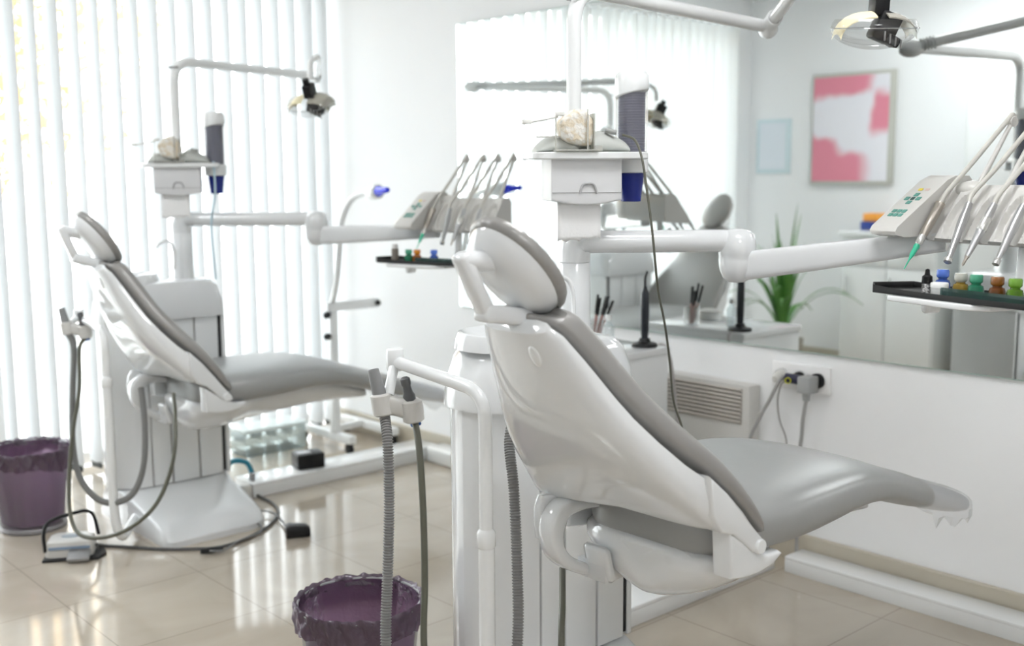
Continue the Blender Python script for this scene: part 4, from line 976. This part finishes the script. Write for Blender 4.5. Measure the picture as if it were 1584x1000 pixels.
for i, (a_, b_, h_) in enumerate(((-.016, .010, .17), (-.004, -.012, .165), (.010, .008, .16), (.018, -.006, .145), (.0, .018, .155))):
    ti = thing('hand_instrument', c+Vector((a_*.5, b_*.5, .004)), 'dark slim instrument standing in the clear cup on the side cabinet', 'dental instrument', 'instruments in the cup')
    top_ = c+Vector((a_*1.6+.012, b_*1.6-.04, h_)); bt_ = c+Vector((a_*.5, b_*.5, .006))
    obj('shaft', G().tube([bt_, bt_.lerp(top_, .55)], .003, 8), mat('red_brown_shaft', (.35, .18, .16), .4), ti); obj('handle', G().tube([bt_.lerp(top_, .55), bt_.lerp(top_, .6), top_], [.003, .0055, .005], 10), BLACK, ti)
t = thing('cotton_roll_jar', (2.74, 2.86, .74), 'small round white jar on the side cabinet seen in the mirror', 'jar'); c = t.location.copy()
obj('jar_body', G().lathe([(.001, 0), (.045, 0), (.048, .004), (.048, .026), (.042, .034), (.001, .036)], c, n=28), mat('white_jar', (.78, .79, .78), .4), t); obj('jar_lid', G().lathe([(.05, .03), (.05, .036), (.03, .043), (.001, .045)], c, n=28), PLASTIC, t)
t = thing('clear_vial', (2.86, 2.66, .74), 'small clear bottle on the side cabinet seen in the mirror', 'bottle'); c = t.location.copy()
obj('vial_body', G().lathe([(.001, 0), (.02, 0), (.021, .004), (.021, .07), (.010, .085), (.010, .095)], c, n=24), thin_clear('clear_vial_glass', (.88, .92, .93), .12, .1), t); obj('vial_cap', G().lathe([(.0115, .092), (.0115, .112), (.001, .113)], c, n=20), WHITE, t)
pth = [Vector((3.0, 2.56, .735)), Vector((3.03, 2.545, .735)), Vector((3.045, 2.53, .69)), Vector((3.05, 2.515, .60)), Vector((3.06, 2.50, .45)), Vector((3.09, 2.46, .30)), Vector((3.12, 2.42, .12)), Vector((3.08, 2.38, .01))]
obj('cord', G().tube(pth, .0055, 10, 8), mat('translucent_grey_cord', (.40, .38, .38), .4), bpy.data.objects['curing_light'])

# ------------------------------------------------------------------ heater, outlet, plugs
t = thing('convector_heater', (3.19, 2.48, .22), 'white wall convector heater with horizontal grille below the mirror', 'heater')
obj('casing', G().bx((3.168, 2.27, .20), (3.235, 2.70, .605), .006), PLASTIC, t)
gr = obj('grille', G().bx((3.1655, 2.30, .462), (3.172, 2.66, .590)), mat('grille_recess', (.36, .335, .30), .5), t, False)
for k in range(9): obj('louvre', G().box((3.162, 2.48, .470+.0145*k), (.012, .36, .006), [Vector((.8, 0, -.6)), Vector((0, 1, 0)), Vector((.6, 0, .8))]), mat('louvre_grey', (.52, .49, .45), .4), gr, False)
t = thing('wall_outlet', (3.23, 2.10, .60), 'white triple socket plate on the wall below the mirror', 'socket')
obj('plate', G().bx((3.222, 1.985, .607), (3.236, 2.215, .697), .003), mat('white_socket', (.84, .84, .84), .25), t)
for y in (2.175, 2.10, 2.025): obj('socket_well', G().lathe([(.024, .002), (.027, .002), (.027, .0), (.022, -.001), (.001, -.0015)], (3.2215, y, .652), (-1, 0, 0), 24), mat('socket_well', (.74, .74, .74), .3), t)
CORD = mat('grey_power_cord', (.34, .335, .33), .5)
def plug(y, m, label, path, r, sz, ang):
    t = thing('power_plug', (3.20, y, .652), label, 'plug', 'plugs in the wall socket')
    obj('plug_body', G().lathe([(.001, 0), (.020, 0), (.021, .006), (.018, .03), (.012, .045), (.001, .048)], (3.222, y, .652), (-1, 0, -ang), 22), m, t)
    obj('cord', G().tube(path, r, 10, 8), CORD, t)
plug(2.172, mat('pale_plug', (.62, .61, .58), .4), 'pale plug in the left socket with a thick cord slanting left', [atX(1212, 582, 3.19), atX(1204, 592, 3.17), atX(1190, 620, 3.16), atX(1173, 650, 3.15), atX(1160, 680, 3.14), atX(1150, 730, 3.12), atX(1150, 800, 3.12)], .0065, 1, .25)
plug(2.10, BLACK, 'black plug with yellow ring in the middle socket', [atX(1216, 590, 3.18), atX(1208, 596, 3.18), atX(1203, 620, 3.19), atX(1206, 650, 3.2), atX(1216, 680, 3.2), atX(1218, 720, 3.2)], .0032, 1, 0)
t = bpy.data.objects['power_plug.001']
obj('yellow_ring', G().lathe([(.008, .0), (.011, .0), (.011, .004), (.008, .004)], atX(1219, 589, 3.165), (-1, -.3, 0), 20), mat('yellow_ring', (.6, .6, .05), .4), t)
obj('plug_side', G().tube([Vector((3.185, 2.13, .652)), Vector((3.185, 2.075, .652))], .017, 18), mat('navy_plug', (.02, .02, .05), .4), t)
t = thing('power_adapter', (3.19, 2.045, .60), 'grey square adapter plugged into the right socket with cord hanging straight down', 'plug')
obj('adapter_case', G().box((3.185, 2.045, .640), (.06, .05, .058), None, .006), mat('grey_adapter', (.36, .37, .37), .45), t)
obj('strain_relief', G().tube([Vector((3.18, 2.046, .615)), Vector((3.18, 2.046, .585))], [.016, .012], 14), mat('grey_adapter', (.36, .37, .37), .45), t)
obj('dark_back', G().lathe([(.001, 0), (.026, 0), (.026, .012), (.001, .012)], (3.222, 2.030, .65), (-1, 0, 0), 20), BLACK, t)
obj('cord', G().tube([Vector((3.18, 2.046, .59)), atX(1242, 650, 3.175), atX(1240, 675, 3.18), atX(1237, 700, 3.18), atX(1234, 760, 3.18), atX(1232, 860, 3.18)], .0062, 10, 8), CORD, t)

# ------------------------------------------------------------------ seen only in the mirror: left wall
t = thing('framed_picture', (XL+.02, 4.19, 1.65), 'framed pink and white abstract print reflected in the mirror', 'picture')
obj('frame', G().bx((XL, 3.865, 1.265), (XL+.03, 4.505, 2.04), .006), mat('silver_frame', (.55, .55, .50), .35, metal=.3), t)
obj('print', G().bx((XL+.03, 3.905, 1.290), (XL+.033, 4.49, 2.015)), picture_art(), t, False)
t = thing('wall_certificate', (XL+.01, 4.83, 1.54), 'pale blue framed certificate reflected left of the pink picture', 'certificate')
obj('frame', G().bx((XL, 4.69, 1.345), (XL+.016, 4.985, 1.745), .004), mat('pale_blue_frame', (.62, .74, .78), .3), t); obj('sheet', G().bx((XL+.016, 4.73, 1.38), (XL+.018, 4.955, 1.715)), mat('pale_sheet', (.72, .77, .83), .5), t, False)
t = thing('base_cabinet', (-.33, 3.68, 0), 'long white base cabinet with worktop reflected below the pink picture', 'cabinet')
obj('carcass', G().bx((XL, 3.32, .08), (-.12, 3.98, .93), .003), WHITE, t); obj('worktop', G().bx((XL, 3.30, .93), (-.09, 4.0, .965), .006), WHITE, t); obj('plinth', G().bx((XL+.03, 3.34, 0), (-.16, 3.96, .08)), GREYPL, t)
for ya, yb in ((3.33, 3.645), (3.655, 3.97)):
    dr_ = obj('drawer', G().bx((-.12, ya, .74), (-.104, yb, .915), .003), WHITE, t); obj('handle', G().tube([Vector((-.095, (ya+yb)/2-.06, .83)), Vector((-.095, (ya+yb)/2+.06, .83))], .005, 8), CHROME, dr_)
    dr_ = obj('door', G().bx((-.12, ya, .10), (-.104, yb, .73), .003), WHITE, t); obj('handle', G().tube([Vector((-.095, yb-.03, .55)), Vector((-.095, yb-.03, .67))], .005, 8), CHROME, dr_)
t = thing('tall_cupboard', (-.3, 2.75, 0), 'tall white cupboard at the right edge of the mirror reflection', 'cupboard')
obj('carcass', G().bx((XL, 2.45, .0), (-.1, 3.16, 2.1), .004), mat('grey_white_cupboard', (.66, .69, .68), .35), t); obj('door', G().bx((-.1, 2.47, .05), (-.082, 2.80, 2.06), .003), WHITE, t); obj('door', G().bx((-.1, 2.81, .05), (-.082, 3.14, 2.06), .003), WHITE, t)
t = thing('tissue_pack', (-.40, 3.98, .965), 'orange and blue box on the white worktop reflected in the mirror', 'box')
obj('blue_base', G().bx((-.47, 3.84, .965), (-.33, 3.98, 1.02), .006), mat('blue_pack', (.03, .06, .28), .4), t); obj('orange_top', G().bx((-.46, 3.86, 1.02), (-.34, 3.97, 1.075), .010), mat('orange_pack', (.85, .35, .05), .4), t)
# potted palm
pb = Vector((.20, 4.22, 0)); rr = random.Random(4)
t = thing('potted_palm', pb, 'green leafy palm in a pot reflected in the mirror behind the far chair', 'plant')
obj('pot', G().lathe([(.001, 0), (.11, 0), (.115, .01), (.14, .24), (.145, .25), (.13, .25), (.125, .22), (.001, .22)], pb, n=32), mat('grey_brown_pot', (.30, .28, .24), .6), t)
obj('soil', G().lathe([(.126, .222), (.001, .226)], pb, n=24), mat('dark_soil', (.04, .03, .02), .9), t, kind='stuff')
fm = mat('palm_green', (.10, .26, .05), .45, noise=(9, .2, (.05, .16, .03)))
for i in range(40):
    a_ = rr.uniform(0, 2*pi); L = rr.uniform(.55, .95); lean = rr.uniform(.12, .8); g = G(); mid = []
    for k in range(11):
        s_ = k/10; mid.append(pb+Vector((cos(a_), sin(a_), 0))*(L*lean*.75*s_**1.3)+zz*(.22+L*(1.15-.35*lean)*s_-L*lean*.75*s_**2.6))
    sd = Vector((-sin(a_), cos(a_), 0)); rows = []
    for k, p_ in enumerate(mid):
        w_ = .017*sin(pi*min(1, .12+k/10*.88))+.001; rows.append([p_-sd*w_+zz*.004, p_, p_+sd*w_+zz*.004, p_-zz*.0015])
    g.loft(rows); obj('frond', g, fm, t)
# autumn tree outside the window
tb = Vector((2.6, 9.0, -.06)); t = thing('garden_tree', tb, 'yellow-leaved tree outside the window, glimpsed between the blind slats', 'tree')
obj('trunk', G().tube([tb, tb+Vector((.05, 0, 1.4)), tb+Vector((-.1, .1, 3.0))], [.11, .09, .05], 12, 4), mat('grey_bark', (.25, .2, .15), .9), t)
g = G()
for i in range(3600):
    v = Vector((rr.gauss(0, 1), rr.gauss(0, 1), rr.gauss(0, 1))).normalized()*rr.random()**.4
    c = tb+Vector((v.x*1.5, v.y*1.1, 2.7+v.z*1.6)); a_ = Vector((rr.gauss(0, 1), rr.gauss(0, 1), rr.gauss(0, 1))).normalized(); b_ = a_.orthogonal().normalized()
    g.add([c-a_*.06, c+b_*.035, c+a_*.06, c-b_*.035], [(0, 1, 2, 3)])
obj('foliage', g, translucent('yellow_leaf', (.80, .58, .22), .35), t, False, kind='stuff')

# ------------------------------------------------------------------ light
for i, (x_, y_) in enumerate(((.7, -.5), (1.7, 1.1), (.35, 3.1))):  # unseen glowing panels added at the ceiling as fill, to lift the ambient light
    t = thing('fill_panel', (x_, y_, ZC), ('added square fill panel above the camera', 'added square fill panel above the foreground chair', 'added square fill panel near the wall with the pink print')[i], 'fill light', 'added fill panels')
    obj('fill_frame', G().bx((x_-.3, y_-.3, ZC-.03), (x_+.3, y_+.3, ZC), .004), WHITE, t, False)
    obj('fill_face', G().bx((x_-.28, y_-.28, ZC-.034), (x_+.28, y_+.28, ZC-.031)), mat('fill_glow', (.9, .9, .9), .5, emit=((.97, .985, 1), 9.5)), t, False)
w = bpy.data.worlds.new('overcast_sky'); SC.world = w; w.use_nodes = True; nt = w.node_tree
bg = nt.nodes['Background']; tc = nt.nodes.new('ShaderNodeTexCoord'); sp = nt.nodes.new('ShaderNodeSeparateXYZ'); cr = nt.nodes.new('ShaderNodeValToRGB')
nt.links.new(tc.outputs['Generated'], sp.inputs[0]); nt.links.new(sp.outputs[2], cr.inputs[0]); nt.links.new(cr.outputs[0], bg.inputs[0])
cr.color_ramp.elements[0].color = (.97, .985, 1, 1); cr.color_ramp.elements[1].color = (.90, .95, 1.0, 1)
bg.inputs['Strength'].default_value = 3.5

SC.view_settings.view_transform = 'Standard'; SC.view_settings.look = 'None'; SC.view_settings.gamma = 1; SC.view_settings.use_curve_mapping = False
SC.view_settings.exposure = 1.15
SC.cycles.use_denoising = True
try: SC.cycles.denoiser = 'OPENIMAGEDENOISE'
except Exception: pass
SC.cycles.max_bounces = 14; SC.cycles.diffuse_bounces = 8; SC.cycles.glossy_bounces = 6; SC.cycles.transmission_bounces = 8; SC.cycles.transparent_max_bounces = 24
SC.cycles.sample_clamp_indirect = 8; SC.cycles.caustics_reflective = False; SC.cycles.caustics_refractive = False
